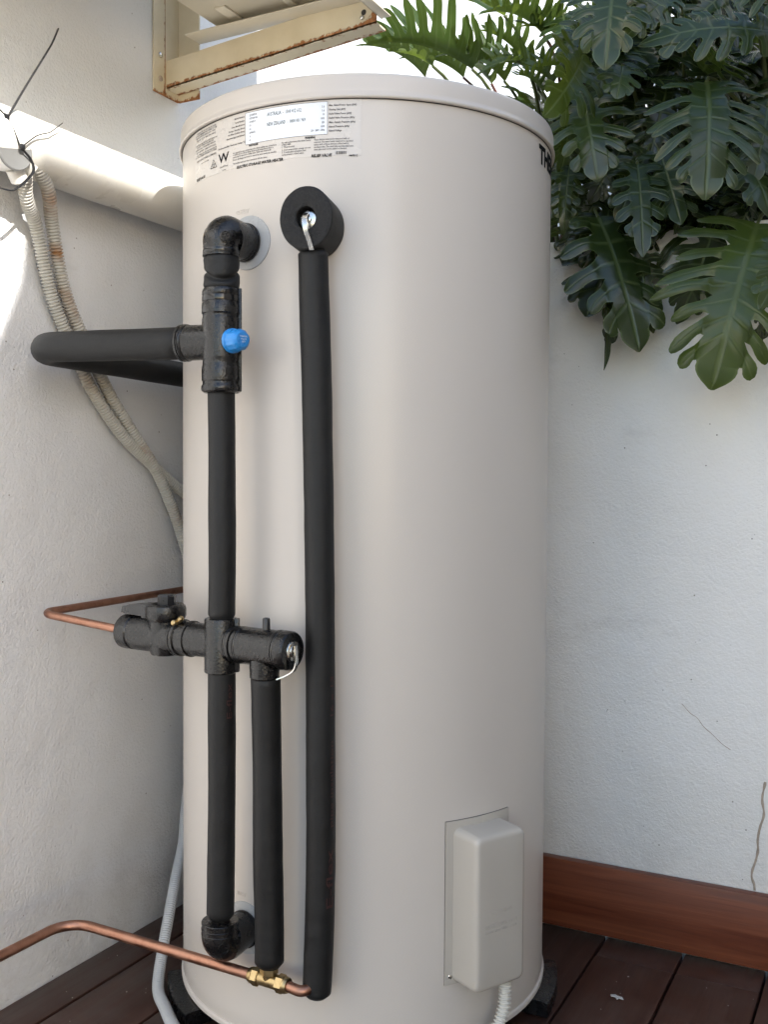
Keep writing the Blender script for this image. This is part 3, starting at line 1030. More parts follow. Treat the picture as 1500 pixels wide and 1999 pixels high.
def blue_cap():
    n = 60
    x, y, z = frame(CD)
    V, F = [], []
    prof = [(.0220, .0158, 0), (.0222, .0172, 0), (.0265, .0172, 0), (.0272, .0164, 0), (.0280, .0160, 1), (.0420, .0152, 1), (.0435, .0148, .6), (.0475, .0122, .2), (.0495, .0100, 0), (.0502, .0002, 0)]
    for t, r, fl_ in prof:
        for k in range(n):
            a = 2 * pi * k / n
            rr = r - fl_ * .0011 * (1 - abs(((a / (2 * pi) * 12) % 1) * 2 - 1)) ** 1.5
            V.append(cb + z * t + x * (rr * cos(a)) + y * (rr * sin(a)))
    for i in range(len(prof) - 1):
        for k in range(n): F.append((i * n + k, i * n + (k + 1) % n, (i + 1) * n + (k + 1) % n, (i + 1) * n + k))
    return V, F


bc = mk('blue_cap', [blue_cap()], M['blue'], tv, smooth=28)
bx_, by_, bz_ = frame(CD)
ux = Vector((-CD.y, CD.x, 0)).normalized()
pr = []
for i, (t, w) in enumerate((('TEMPER', .0125), ('VALVE', .0100), ('SET', .006))):
    pr.append(text_geo(t, w, .0022, lambda u, v, w=w, i=i: cb + CD * .0506 + ux * (u - w / 2) + UPZ * (.0030 - i * .0036 + v), bold=.01, res=1))
mk('print', pr, M['whiteink'], bc, smooth=0, kind='stuff')
mk('brass_collar', [lathe([(.0120, .0135), (.0222, .0135)], cb, CD, 24)], M['brass'], tv)

# ================================================================== lagged pipes
GP = 'black foam lagged pipes'


def lagged(path, r, label, seed, print_=None, dents=1.0, name='insulated_pipe'):
    t = thing(name, label, 'insulated pipe', path[-1], GP)
    o = mk('foam_lagging', [lagging(path, r, seed, dents=dents)], M['foam'], t, smooth=60)
    return t, o


br0 = ctr + BRD * .0600
path = fillet([br0, Vector((-.392, -.378, 1.0570)), Vector((-.392, .30, 1.0425))], .055, .012)
t, o = lagged(path, .0232, 'black foam lagged pipe bending in a hairpin from the tempering valve to behind the heater', 1, dents=.5)
t, o = lagged([at(PL, .985), (-.0366, -.3600, .92), (-.0345, -.3615, .8085), (-.0352, -.3600, .73), (-.0364, -.3595, .6625), (-.0366, -.3595, .652)], .0192, 'black foam lagged upright pipe between the tempering valve and the cross fitting', 2)
t, low = lagged([(-.0362, -.3600, .590), (-.0370, -.3590, .47), (-.0385, -.3580, .3673), (-.0395, -.3580, .29), (-.0405, -.3580, .222)], .0197, 'black foam lagged upright pipe from the cross fitting down to the bottom elbow', 3)
t, dr = lagged([(.0385, -.3600, .585), (.0372, -.3560, .52), (.0370, -.3530, .4492), (.0380, -.3515, .3034), (.0400, -.3510, .22), (.0405, -.3510, .168)], .0208, 'short black foam lagged drain pipe ending above the brass tee', 4)
rp = [(.0955, -.3310, 1.170), (.0959, -.3300, 1.1487), (.0968, -.3285, 1.0927), (.1005, -.3268, .98), (.1025, -.3262, .8813), (.1048, -.3250, .74), (.1063, -.3246, .5963), (.1078, -.3244, .3799), (.1072, -.3246, .26), (.1045, -.3256, .1609), (.1025, -.3262, .1300)]
t, rl = lagged(rp, .0208, 'longest black foam lagged pipe running from the relief valve nearly to the deck', 5)
vr = Vector((.8866, .4625, 0)); vt = Vector((.462, -.886, 0))


def pipe_print(texts, c, r, a0, z):
    out = []
    for t, w, h, z0 in texts:
        def fn(u, v, z0=z0):
            a = a0 - v / r
            return Vector((c[0], c[1], 0)) + (vr * sin(a) + vt * cos(a)) * (r + .0012) + UPZ * (z0 + u)
        out.append(text_geo(t, w, h, fn, bold=.005, res=2))
    return out


mk('print', pipe_print([('E-flex', .082, .0105, .262), ('pipe insulation', .12, .0055, .375), ('16 x 13', .055, .0055, .53)], (.1074, -.3246), .0209, .95, 0), M['redink'], rl, smooth=0, kind='stuff')
mk('print', pipe_print([('E-flex', .050, .0080, .517)], (-.0366, -.3594), .0199, .88, 0), M['redink'], low, smooth=0, kind='stuff')

# ================================================================== relief valve
AT = radians(-74.3)
nR = Vector((cos(AT), sin(AT), 0)); tR = Vector((-nR.y, nR.x, 0))
ZR = 1.2070
rv = thing('relief_valve', 'metal relief valve with a pull lever sunk in a round black foam collar', 'relief valve', nR * .309 + UPZ * ZR)


def ell(g, o, sx, sz):
    out = []
    for v in g[0]:
        d = v - o
        h = d.dot(tR)
        ax = d.dot(nR)
        wob = 1 + .015 * noise.noise(Vector((h * 60, d.z * 60, 3)))
        out.append(o + nR * ax + tR * (h * sx * wob) + UPZ * (d.z * sz * wob))
    return out, g[1]


o_r = nR * .309 + UPZ * ZR
mk('foam_collar', [ell(lathe([(.0, .034), (.0, .0405), (.058, .0405), (.0610, .0398), (.0622, .0380)], o_r, nR, 48, caps=False), o_r, .93, 1.06)], M['foam'], rv, smooth=40)
mk('cut_face', [ell(lathe([(.0622, .0382), (.0628, .030), (.0626, .0165), (.0618, .0148), (.030, .0142), (.030, .001)], o_r, nR, 48, caps=False), o_r, .93, 1.06)], M['foamcut'], rv, smooth=40)
ko = o_r + UPZ * -.0010 + tR * .0020
mk('knob', [lathe([(.030, .010), (.046, .010), (.046, .0125), (.050, .0132), (.0535, .0125), (.0545, .0095), (.0548, .004), (.0580, .0035), (.0585, .0005)], ko, nR, 28)], M['chrome'], rv)


def strip(path, w, th, side):
    """flat metal strip along path, width along side"""
    P = [Vector(p) for p in path]
    V, F = [], []
    side = Vector(side).normalized()
    for i, p in enumerate(P):
        t = (P[min(i + 1, len(P) - 1)] - P[max(i - 1, 0)]).normalized()
        nrm = t.cross(side).normalized()
        for a, b in ((-1, -1), (1, -1), (1, 1), (-1, 1)):
            V.append(p + side * (a * w / 2) + nrm * (b * th / 2))
    for i in range(len(P) - 1):
        for k in range(4): F.append((i * 4 + k, i * 4 + (k + 1) % 4, (i + 1) * 4 + (k + 1) % 4, (i + 1) * 4 + k))
    F.append((3, 2, 1, 0)); n = len(P) * 4
    F.append((n - 4, n - 3, n - 2, n - 1))
    return V, F


lvp = [ko + nR * .0560 + UPZ * .008 - tR * .0025, ko + nR * .0640 + UPZ * .004 - tR * .0025, ko + nR * .0690 - UPZ * .006 - tR * .0020, ko + nR * .0690 - UPZ * .018, ko + nR * .0655 - UPZ * .030 + tR * .0035, ko + nR * .062 - UPZ * .0425 + tR * .0065]
lv = mk('lever', [strip(densify(lvp, .003), .0062, .0016, tR)], M['chrome'], rv, smooth=30)
lend = lvp[-1] + UPZ * .0045 + nR * .0012 - tR * .0006
mk('eyelet', [lathe([(0, .0017), (.0004, .0016)], lend, nR, 12)], M['gapdark'], lv)

# ================================================================== stop valve, cross and drain valve (one cold water line)
A0 = Vector((-.2260, -.3410, .6220)); A1 = Vector((.0850, -.3670, .6220))
dA = (A1 - A0).normalized()
sv = thing('stop_valve', 'black covered stop valve with knob and lever, left of the cross fitting', 'stop valve', A0)
svp = [(-.0070, .0120), (-.0072, .0235), (-.0055, .0258), (-.0020, .0264), (.0150, .0264), (.0170, .0246), (.0190, .0246), (.0210, .0264), (.0480, .0264), (.0560, .0250), (.0680, .0262), (.0860, .0262),
       (.0950, .0262), (.1020, .0262), (.1040, .0272), (.1065, .0272), (.1075, .0252), (.1095, .0252), (.1105, .0272), (.1135, .0272), (.1150, .0250), (.1240, .0250), (.1255, .0250)]
zS = A0 + dA * .0780
stem = [(0, .0262), (.018, .0255), (.0225, .0258), (.026, .0285), (.030, .0300), (.040, .0302), (.0450, .0288), (.0475, .0260), (.0475, .0215), (.0440, .0205), (.0440, .002)]
under = [(0, .0235), (.0235, .0232), (.0270, .0215), (.0285, .017), (.0288, .001)]
mk('body', [lathe(svp, A0, dA, 40), lathe(stem, zS, UPZ, 40), lathe(under, zS, -UPZ, 32)], M['cast'], sv, smooth=32)
mk('strap', [lathe(ringp(.0252, .0022, .0015), A0 + dA * .1074, dA, 40)], M['strap'], sv, smooth=30)


def hexa(o, d, prof, r_rot=0.0):
    return lathe(prof, o, d, 6)


mk('knob', [lathe([(.0400, .0136), (.0590, .0136), (.0612, .0122)], zS + dA * .002, UPZ, 8)], M['plastic'], sv, smooth=25)
lev = [zS - dA * .020 + UPZ * .0360, zS - dA * .045 + UPZ * .0365, zS - dA * .066 + UPZ * .0355, zS - dA * .084 + UPZ * .0335]
LV, LF = [], []
sdir = Vector((-dA.y, dA.x, 0))
for p, w, h in zip(lev, (.013, .012, .0105, .009), (.0090, .0090, .0072, .0044)):
    for a, b in ((-1, -1), (1, -1), (1, 1), (-1, 1)): LV.append(p + sdir * (a * w) + UPZ * (b * h))
for i in range(3):
    for k in range(4): LF.append((i * 4 + k, i * 4 + (k + 1) % 4, (i + 1) * 4 + (k + 1) % 4, (i + 1) * 4 + k))
LF += [(3, 2, 1, 0), (12, 13, 14, 15)]
mk('lever', [(LV, LF), xf(box(-.0080, .0080, -.010, .010, .0180, .0450, .0015), Matrix.Translation(zS - dA * .0340))], M['plastic'], sv, smooth=25)
bp = A0 + dA * .1130 + Vector((0, -.012, .0262))
mk('brass_plug', [lathe([(-.004, .0042), (.004, .0046), (.0066, .0040), (.0080, .0022), (.0083, .0003)], bp + Vector((.002, .001, .001)), (.75, -.2, .55), 18), lathe([(0, .0040), (.0070, .0044), (.0085, .003)], bp - Vector((.002, 0, .003)), (-.2, -.9, .1), 14)], M['brass'], sv)
nutA = A0 - dA * .0070
mk('nut', [lathe([(-.0095, .0075), (-.0090, .0095), (-.001, .0105), (.001, .0105)], nutA, dA, 6), lathe([(-.0125, .0072), (-.0090, .0085)], nutA, dA, 20)], M['brass'], sv, smooth=25)

cf = thing('cross_fitting', 'black four way pipe cross joining the valves and upright lagged pipes', 'pipe cross', at(PL, .580))
PC = at(PL, .6220)
crs = [(-.0420, .0190), (-.0420, .0225), (-.0405, .0238), (.0330, .0238), (.0350, .0230), (.0350, .0185)]
crh = [(.1255, .0251), (.1285, .0251), (.1290, .0264), (.1330, .0264), (.1340, .0246), (.1620, .0240), (.2000, .0242), (.2060, .0246), (.2070, .0262), (.2100, .0262), (.2110, .0246), (.2130, .0246), (.2140, .0264), (.2190, .0264), (.2200, .0246)]
rib = box(-.004, .004, -.004, .004, -.040, .0365, .0012)
cfb = mk('body', [lathe(crs, PC, UPZ, 40), lathe(crh, A0, dA, 40), xf(rib, Matrix.Translation(PC + Vector((.0240, .0040, 0))) @ Matrix.Rotation(radians(20), 4, 'Z'))], M['cast'], cf, smooth=32)
mk('strap', [lathe(ringp(.0247, .0022, .0015), A0 + dA * .2109, dA, 40)], M['strap'], cf, smooth=30)

ev = thing('expansion_valve', 'black covered expansion valve with a metal lever on the right of the cross fitting', 'expansion valve', A1)
evp = [(.2205, .0246), (.2230, .0248), (.2240, .0264), (.2280, .0264), (.2290, .0250), (.2310, .0250), (.2320, .0262), (.2900, .0260), (.2915, .0270), (.2950, .0270), (.2960, .0254), (.2985, .0254), (.2995, .0272), (.3120, .0268), (.3150, .0250), (.3150, .0150), (.3120, .0145), (.3120, .001)]
zE = A0 + dA * .2660
mk('body', [lathe(evp, A0, dA, 40), lathe([(0, .0215), (.0300, .0208), (.0410, .0205), (.0425, .0195)], zE, -UPZ, 32)], M['cast'], ev, smooth=32)
for r_, s_ in ((.0254, .2961), (.0250, .2290)): mk('strap', [lathe(ringp(r_, .0024, .0014), A0 + dA * s_, dA, 40)], M['strap'], ev, smooth=30)
mk('peg', [lathe([(.020, .0056), (.0400, .0054), (.0415, .0044), (.0418, .0028), (.0400, .0024), (.0400, .0002)], zE + dA * .003, UPZ, 18)], M['plastic'], ev)
eF = A0 + dA * .3150
mk('washer', [lathe([(-.003, .0140), (.0005, .0142), (.0018, .0135), (.0020, .0085), (.0034, .0080), (.0036, .0030), (.0060, .0028), (.0062, .0004)], eF, dA, 32)], M['chrome'], ev)
fr = Vector((-dA.y, dA.x, 0)) * -1          # towards the viewer's side of the line
elp = [eF + dA * .0060 + UPZ * .0080 + fr * .001, eF + dA * .0075 + UPZ * -.004 + fr * .002, eF + dA * .0085 + UPZ * -.0165 + fr * .003, eF + dA * .0050 + UPZ * -.0260 + fr * .004, eF - dA * .0050 + UPZ * -.0330 + fr * .007, eF - dA * .0165 + UPZ * -.0385 + fr * .012]
mk('lever', [strip(densify(elp, .002), .0060, .0016, fr)], M['chrome'], ev, smooth=30)

be = thing('inlet_elbow', 'black insulated pipe elbow on the bottom inlet of the heater', 'pipe elbow', Vector((-.0405, -.358, .165)))
PB = Vector((-.0405, -.3580, 0))
pth = fillet([Vector((PB.x, PB.y, .2200)), Vector((PB.x, PB.y, .1860)), nE * .3105 + UPZ * .1900], .021, .003)
eg2 = tube(pth, lambda s, a, i:   .0262 + .0036 * max(0, 1 - abs(i / (len(pth) - 1) - .5) / .35), 28)
mk('cover', [eg2], M['cast'], be, smooth=40)
ebv2 = BVHTree.FromPolygons([tuple(v) for v in eg2[0]], [tuple(f) for f in eg2[1]])
mk('collar_ring', [lathe(ringp(.0248, .0036, .0022), Vector((PB.x, PB.y, .2160)), UPZ, 32), lathe(ringp(.0252, .0030, .0020), Vector((PB.x, PB.y, .2080)), UPZ, 32), lathe(ringp(.0252, .0030, .0018), Vector((PB.x, PB.y, .2010)), UPZ, 32)], M['cast'], be, smooth=30)
mk('moulded_disc', [lathe([(0, .0082), (.0010, .0080), (.0012, .0070), (.0004, .0066), (.0006, .0002)], *on_cover(ebv2, Vector((PB.x, PB.y, .190)), (.75, -.65, 0)), 24)], M['cast'], be)
mk('end_ring', [lathe(ringp(.0262, .004, .0016), nE * .3105 + UPZ * .1895, nE, 32)], M['cast'], be, smooth=30)

# ================================================================== copper and brass
ZT = .1480
T0 = Vector((.0395, -.3510, ZT))
bt = thing('brass_tee', 'brass compression tee joining the drain pipe to the low copper pipe', 'pipe tee', T0)
tx = Vector((1, -.03, 0)).normalized()
mk('tee_body', [lathe([(-.030, .0088), (-.018, .0092), (-.014, .0102), (.014, .0102), (.018, .0092), (.030, .0088)], T0, tx, 24), lathe([(0, .0098), (.014, .0098)], T0, UPZ, 24)], M['brass'], bt)
hexn = [(.0, .0112), (.0012, .0130), (.0105, .0130), (.0120, .0116)]
hexn2 = hexn + [(.0150, .0112), (.0185, .0102), (.0190, .0082)]
for d, off, l in ((tx, .0150, None), (-tx, .0150, None), (UPZ, .0090, None)):
    mk('compression_nut', [lathe(hexn, T0 + d * off, d, 6), lathe([(.0115, .0116), (.0150, .0114), (.0182, .0100), (.0186, .0080)], T0 + d * off, d, 24)], M['brass'], bt, smooth=25)

CG = 'copper pipes at the heater'


def dented(r, seed):
    return lambda s, a, i: r * (1 + .015 * noise.noise(Vector((s * 25 + seed, cos(a), sin(a)))))


def copper(path, r, label, mat='copper', seed=0):
    t = thing('copper_pipe', label, 'copper pipe', path[0], CG)
    return mk('tube', [tube(path, dented(r, seed), 18)], M[mat], t, smooth=60)


pA = fillet([A0 - dA * .012, Vector((-.4020, -.3480, .6385)), Vector((-.4020, .28, .6440))], .022, .006)
copper(pA, .0064, 'thin copper pipe bending from the stop valve to run back along the white wall', 'copper', 1)
pB = fillet([T0 - tx * .026, Vector((-.3450, -.3460, .1500)), Vector((-.3540, -.80, .1490))], .045, .006)
cp2 = copper(pB, .0078, 'bare copper pipe from the brass tee bending toward the viewer near the deck', 'copper', 2)
pC = fillet([T0 + tx * .026, Vector((.0990, -.3520, ZT - .004)), Vector((.1030, -.3270, .150)), Vector((.1030, -.3265, .175))], .022, .004)
copper(pC, .0076, 'short copper bend between the brass tee and the longest lagged pipe', 'copper', 3)

# ================================================================== pipe, conduits and ties on the house wall
pv = thing('waste_pipe', 'wide white plastic waste pipe running level along the house wall', 'waste pipe', (-.402, -.4, 1.369))
mk('pipe', [tube([(-.402, -3.0, 1.369), (-.402, -1.0, 1.369), (-.402, .30, 1.369)], .0462, 64)], M['pvc'], pv, smooth=60)
for y in (-1.2, .24):
    mk('pipe_clip', [lathe([(0, .0464), (0, .0480), (.018, .0480), (.018, .0464)], (-.402, y, 1.369), (0, 1, 0), 40)], M['pvc'], pv)

cA = [(-.3860, -.4000, 1.3170), (-.4050, -.3800, 1.2900), (-.4280, -.3390, 1.2580), (-.4380, -.2960, 1.1530), (-.4380, -.2450, 1.0660), (-.4370, -.2000, 1.0000), (-.4350, -.1300, .9300), (-.4320, -.0600, .8820), (-.4300, .0010, .8440), (-.4300, .0550, .8160), (-.4300, .16, .76)]
cB = [(-.3840, -.3790, 1.3380), (-.3960, -.3440, 1.3100), (-.4210, -.3110, 1.2640), (-.4340, -.2710, 1.1650), (-.4340, -.2190, 1.0780), (-.4340, -.1660, 1.0030), (-.4310, -.1140, .9420), (-.4290, -.0470, .8680), (-.4290, -.0020, .8000), (-.4290, .0290, .7390), (-.4290, .0480, .6930), (-.4290, .08, .58), (-.4290, .085, .45), (-.4230, .062, .33), (-.4200, .052, .22), (-.4100, .075, .06)]
c1 = thing('conduit', 'grey corrugated conduit on the left, sweeping down the house wall', 'conduit', cA[0], 'corrugated conduits on the house wall')
mk('tube', [corrugated([Vector(p) + Vector((0, .010, 0)) for p in cA], .0112, .0054, .0032)], M['conduit'], c1, smooth=60)
c2 = thing('conduit', 'rust stained corrugated conduit beside the plain one on the house wall', 'conduit', cB[0], 'corrugated conduits on the house wall')
mk('tube', [corrugated([Vector(p) + Vector((0, .010, 0)) for p in cB], .0112, .0054, .0032)], M['conduit2'], c2, smooth=60)

jb = thing('inspection_elbow', 'pale plastic inspection elbow with a round screwed lid above the conduits', 'conduit elbow', (-.40, -.424, 1.345))
JC = Vector((-.402, -.4240, 1.3440))
JD = Vector((1, -.12, -.05)).normalized()
mk('housing', [lathe([(.0, .022), (.004, .0265), (.034, .0265), (.0345, .020)], JC, JD, 40),
               tube([JC + JD * .020 + Vector((0, .018, -.004)), JC + JD * .017 + Vector((.001, .036, -.006)), JC + JD * .015 + Vector((.001, .046, -.012))], .0135, 24),
               tube([JC + JD * .018 + Vector((0, .012, -.020)), JC + JD * .014 + Vector((.000, .026, -.034))], .0132, 24),
               tube([JC + JD * .018, JC + JD * .016 + Vector((0, -.08, .035))], .0150, 24)], M['pvc'], jb, smooth=40)
lid = mk('lid', [lathe([(.0340, .0278), (.0350, .0292), (.0385, .0290), (.0395, .0275), (.0388, .0255), (  .0392, .001)], JC, JD, 48)], M['lid'], jb, smooth=40)
mk('screw', [lathe([(.0388, .0030), (.0408, .0026), (.0410, .0004)], JC + Vector((0, .0150, .0165)), JD, 14)], M['chrome'], lid)

TIES = 'black cable ties round the conduits'
t1 = thing('cable_tie', 'long black cable tie with its tail sticking up above the white pipe', 'cable tie', (-.36, -.45, 1.38), TIES)
mk('tail', [tube(densify([(-.360, -.4465, 1.3850), (-.356, -.4100, 1.4480), (-.352, -.3760, 1.5050), (-.351, -.3660, 1.5230), (-.352, -.3540, 1.5470)], .004), lambda s, a, i: .0028 - s * .004, 8, flat=(1, .55))], M['plastic'], t1)
mk('head', [xf(box(-.003, .003, -.005, .005, -.004, .004, .001), Matrix.Translation((-.360, -.4500, 1.3840)))], M['plastic'], t1)
mk('loop', [tube(densify([(-.372, -.500, 1.415), (-.360, -.4600, 1.3900), (-.358, -.4440, 1.3760), (-.357, -.4350, 1.3620), (-.358, -.4260, 1.3480)], .004), .0022, 8, flat=(1, .5))], M['plastic'], t1)
t2 = thing('cable_tie', 'short black cable tie with its tail lying across the white pipe', 'cable tie', (-.35, -.424, 1.347), TIES)
mk('tail', [tube(densify([(-.354, -.4220, 1.3500), (-.348, -.4020, 1.3690), (-.346, -.3800, 1.3800), (-.347, -.3700, 1.3870), (-.348, -.3500, 1.4040)], .003), lambda s, a, i: .0017 - s * .006, 8, flat=(1, .6))], M['plastic'], t2)
mk('head', [xf(box(-.003, .003, -.004, .004, -.0035, .0035, .001), Matrix.Translation((-.354, -.4250, 1.3470)))], M['plastic'], t2)
mk('loop', [tube(densify([(-.356, -.4240, 1.3450), (-.357, -.4060, 1.3340), (-.362, -.3960, 1.3200), (-.366, -.4080, 1.3020), (-.364, -.4250, 1.2880), (-.362, -.4400, 1.2800), (-.366, -.4640, 1.2800)], .003), .0026, 8, flat=(1, .5))], M['plastic'], t2)

# hoses on the deck
h1 = thing('drain_hose', 'grey corrugated drain hose curling round the foot of the heater', 'hose', (-.25, -.23, .02))
mk('tube', [corrugated([(-.410, .060, .40), (-.4080, .040, .30), (-.395, .005, .215), (-.372, -.030, .170), (-.3360, -.0960, .130), (-.3080, -.1500, .085), (-.2850, -.1960, .040), (-.2550, -.2400, .0130), (-.2100, -.2770, .0105), (-.1480, -.3240, .0105), (-.06, -.375, .0105), (.06, -.41, .0105), (.3, -.42, .0105)], .0098, .0040, .0009)], M['hose'], h1, smooth=60)
h2 = thing('power_conduit', 'white corrugated power conduit coming out below the element cover', 'conduit', (.31, -.18, .1))
mk('tube', [corrugated([(.3120, -.1370, .150), (.3135, -.1385, .120), (.3145, -.1400, .1000), (.3150, -.1470, .0780), (.3090, -.1640, .0500), (.2960, -.1880, .0270), (.2860, -.2150, .0108), (.29, -.34, .0106), (.42, -.60, .0102)], .0100, .0056, .0030)], M['whitehose'], h2, smooth=60)

# bits on the deck
fl_v = [(.405, .117), (.412, .121), (.418, .117), (.424, .118), (.428, .111), (.421, .112), (.418, .107), (.414, .113), (.407, .113)]
V = [(x, y, .0026) for x, y in fl_v] + [(x, y, .0012) for x, y in fl_v]
n_ = len(fl_v)
F = [tuple(range(n_ - 1, -1, -1))] + [tuple(range(n_, 2 * n_))] + [(i, (i + 1) % n_, (i + 1) % n_ + n_, i + n_) for i in range(n_)]
tag(mk('paint_chip', [(V, F)], M['flake'], smooth=0), 'small pale chip of paint lying on the right deck boards', 'paint chip')
dl = thing('dry_leaf', 'dry brown curled leaf lying on top of the white planter wall', 'leaf', (.425, .36, 1.309))
V, F = [], []
for i in range(9):
    t = i / 8
    w = .014 * sin(pi * min(1, t * .92 + .06))
    for s in (-1, -.5, 0, .5, 1):
        V.append(Vector((.385 + .085 * t, .358 + s * w * .6 - .012 * t, 1.311 + .012 * t + abs(s) ** 2 * w * .9 + .004 * sin(t * 9))))
for i in range(8):
    for j in range(4): F.append((i * 5 + j, i * 5 + j + 1, i * 5 + j + 6, i * 5 + j + 5))
mk('blade', [(V, F)], M['crackbrown'], dl, smooth=60)
gr = []
rg = random.Random(11)
for i in range(80):
    x, y = rg.choice([(rg.uniform(.30, .75), rg.uniform(-.3, .3)), (rg.uniform(-.44, -.15), rg.uniform(-.6, -.05))])
    if x * x + y * y < .115: continue
    s = rg.uniform(.0003, .0010)
    gr.append(xf(box(-s, s, -s * .7, s * .7, .0005, .0005 + s * .8), Matrix.Translation((x, y, 0)) @ Matrix.Rotation(rg.uniform(0, 3), 4, 'Z')))
mk('deck_grit', gr, M['flake'], kind='stuff', smooth=0)

# ================================================================== air conditioner and its bracket
ac = thing('air_conditioner', 'cream outdoor air conditioner unit held on a wall bracket above the heater', 'air conditioner', (-.16, -.38, 1.69))
mk('casing', [box(-.336, .010, -.800, .033, 1.700, 2.26, .008, 3)], M['creamsteel'], ac, smooth=30)
ribs = [box(-.330, .004, -.795, .029, 1.690, 1.702, .004, 2)]
for ya, yb in ((-.105, -.055), (-.30, -.16), (-.52, -.36)):
    ribs.append(box(-.27, -.05, ya, yb, 1.6845, 1.691, .003, 2))
for xa, xb in ((-.285, -.262), (-.160, -.145)):
    ribs.append(box(xa, xb, -.05, .020, 1.6860, 1.691, .002, 2))
mk('base_pan', ribs, M['creamsteel'], ac, smooth=30)
for y in (.012, -.640):
    mk('foot_rail', [box(-.380, -.022, y - .026, y + .020, 1.6735, 1.6760, .0008), box(-.380, -.022, y + .0175, y + .020, 1.6765, 1.6895, .0006)], M['creamsteel'], ac, smooth=30)
mk('corner_foot', [box(.0105, .0125, -.060, .030, 1.640, 1.76, .0006), xf(box(.0105, .030, -.055, .025, 1.640, 1.6420, .0006), Matrix.Identity(4))], M['creamsteel'], ac, smooth=30)


def plate(x0, x1, nx, rows, f, attr):
    """grid plate with rust attribute; rows = list of parameter values 0..1"""
    V, F, C = [], [], []
    for i in range(nx + 1):
        x = x0 + (x1 - x0) * i / nx
        for r in rows:
            V.append(f(x, r)); C.append((attr(x, r), 0, 0))
    m = len(rows)
    for i in range(nx):
        for j in range(m - 1): F.append((i * m + j, (i + 1) * m + j, (i + 1) * m + j + 1, i * m + j + 1))
    return V, F, C


def solid_plate(pl, off):
    V, F, C = pl
    n = len(V)
    V2 = V + [Vector(v) + off for v in V]
    cnt = set()
    for f in F:
        for a, b in zip(f, f[1:] + f[:1]): cnt.add((a, b))
    F2 = F + [tuple(i + n for i in reversed(f)) for f in F]
    for a, b in cnt:
        if (b, a) not in cnt: F2.append((b, a, a + n, b + n))
    return V2, F2, C + C


def bracket(yb, label, rust):
    t = thing('wall_bracket', label, 'wall bracket', (LX, yb, 1.6), 'brackets under the air conditioner')
    def build(name, plates):
        V, F, C = [], [], []
        for v, f, c in plates:
            n = len(V); V += v; F += [tuple(i + n for i in q) for q in f]; C += c
        return mk(name, [(V, F)], M['rusty'], t, smooth=30, cd=C)
    rows = [0, .06, .14, .25, .4, .55, .7, .85, .94, 1]
    sl = lambda x: 1.5985 + (x - LX) * .075
    g1 = lambda d: max(0, 1 - d / .020)
    front = plate(LX + .003, .004, 60, rows, lambda x, r: Vector((x, yb, sl(x) + .052 * r)), lambda x, r: rust * (.85 * g1(r * .052) + .25 * g1((1 - r) * .052) + .75 * max(0, 1 - abs(x - .004) / .02)))
    bot = plate(LX + .003, .004, 60, rows, lambda x, r: Vector((x, yb + .036 * r, sl(x) - .0004)), lambda x, r: rust * (.55 * g1(r * .036) + .75 * g1((1 - r) * .036)))
    build('arm', [solid_plate(front, Vector((0, .003, 0))), solid_plate(bot, Vector((0, 0, .003)))])
    zr = [1.584 + i * .012 for i in range(46)]
    def vplate(f, w, ww):
        V, F, C = [], [], []
        cs = [0, .1, .3, .6, .85, 1]
        for i, z in enumerate(zr):
            for c in cs:
                V.append(f(c, z)); C.append((rust * (ww * max(0, 1 - (1 - c) * w / .006) + .7 * max(0, 1 - (z - 1.584) / .02)), 0, 0))
        m = len(cs)
        for i in range(len(zr) - 1):
            for j in range(m - 1): F.append((i * m + j, i * m + j + 1, (i + 1) * m + j + 1, (i + 1) * m + j))
        return V, F, C
    w1 = vplate(lambda c, z: Vector((LX + .0035, yb - .036 + .033 * c, z)), .033, 1.0)
    w2 = vplate(lambda c, z: Vector((LX + .0030 + .050 * c, yb + .0365, z)), .05, .4)
    w3 = vplate(lambda c, z: Vector((LX + .0035, yb - .003 + .0395 * c, z)), .0395, .1)
    build('upright', [solid_plate(w1, Vector((-.003, 0, 0))), solid_plate(w2, Vector((0, .003, 0))), solid_plate(w3, Vector((-.003, 0, 0)))])
    for z, rr in ((1.656, 0), (1.612, 1)):
        mk('bolt', [lathe([(0, .0055), (.002, .0052), (.0028, .0035), (.0030, .0004)], (LX + .0036, yb - .018, z), (1, 0, 0), 14)], M['chrome'] if not rr else M['crack'], t)
    mk('hole', [lathe([(0, .0050), (.0005, .0046)], (-.020, yb - .0003, sl(-.02) + .024), (0, -1, 0), 12)], M['gapdark'], t)
    mk('bolt', [lathe([(0, .0040), (.003, .0036), (.0042, .0020), (.0044, .0004)], (-.0225, yb - .0004, sl(-.02) + .015), (0, -1, 0), 12)], M['chrome'], t)


bracket(.020, 'cream angle iron bracket with rusty edges visible above the heater', 1.0)

# ================================================================== foliage


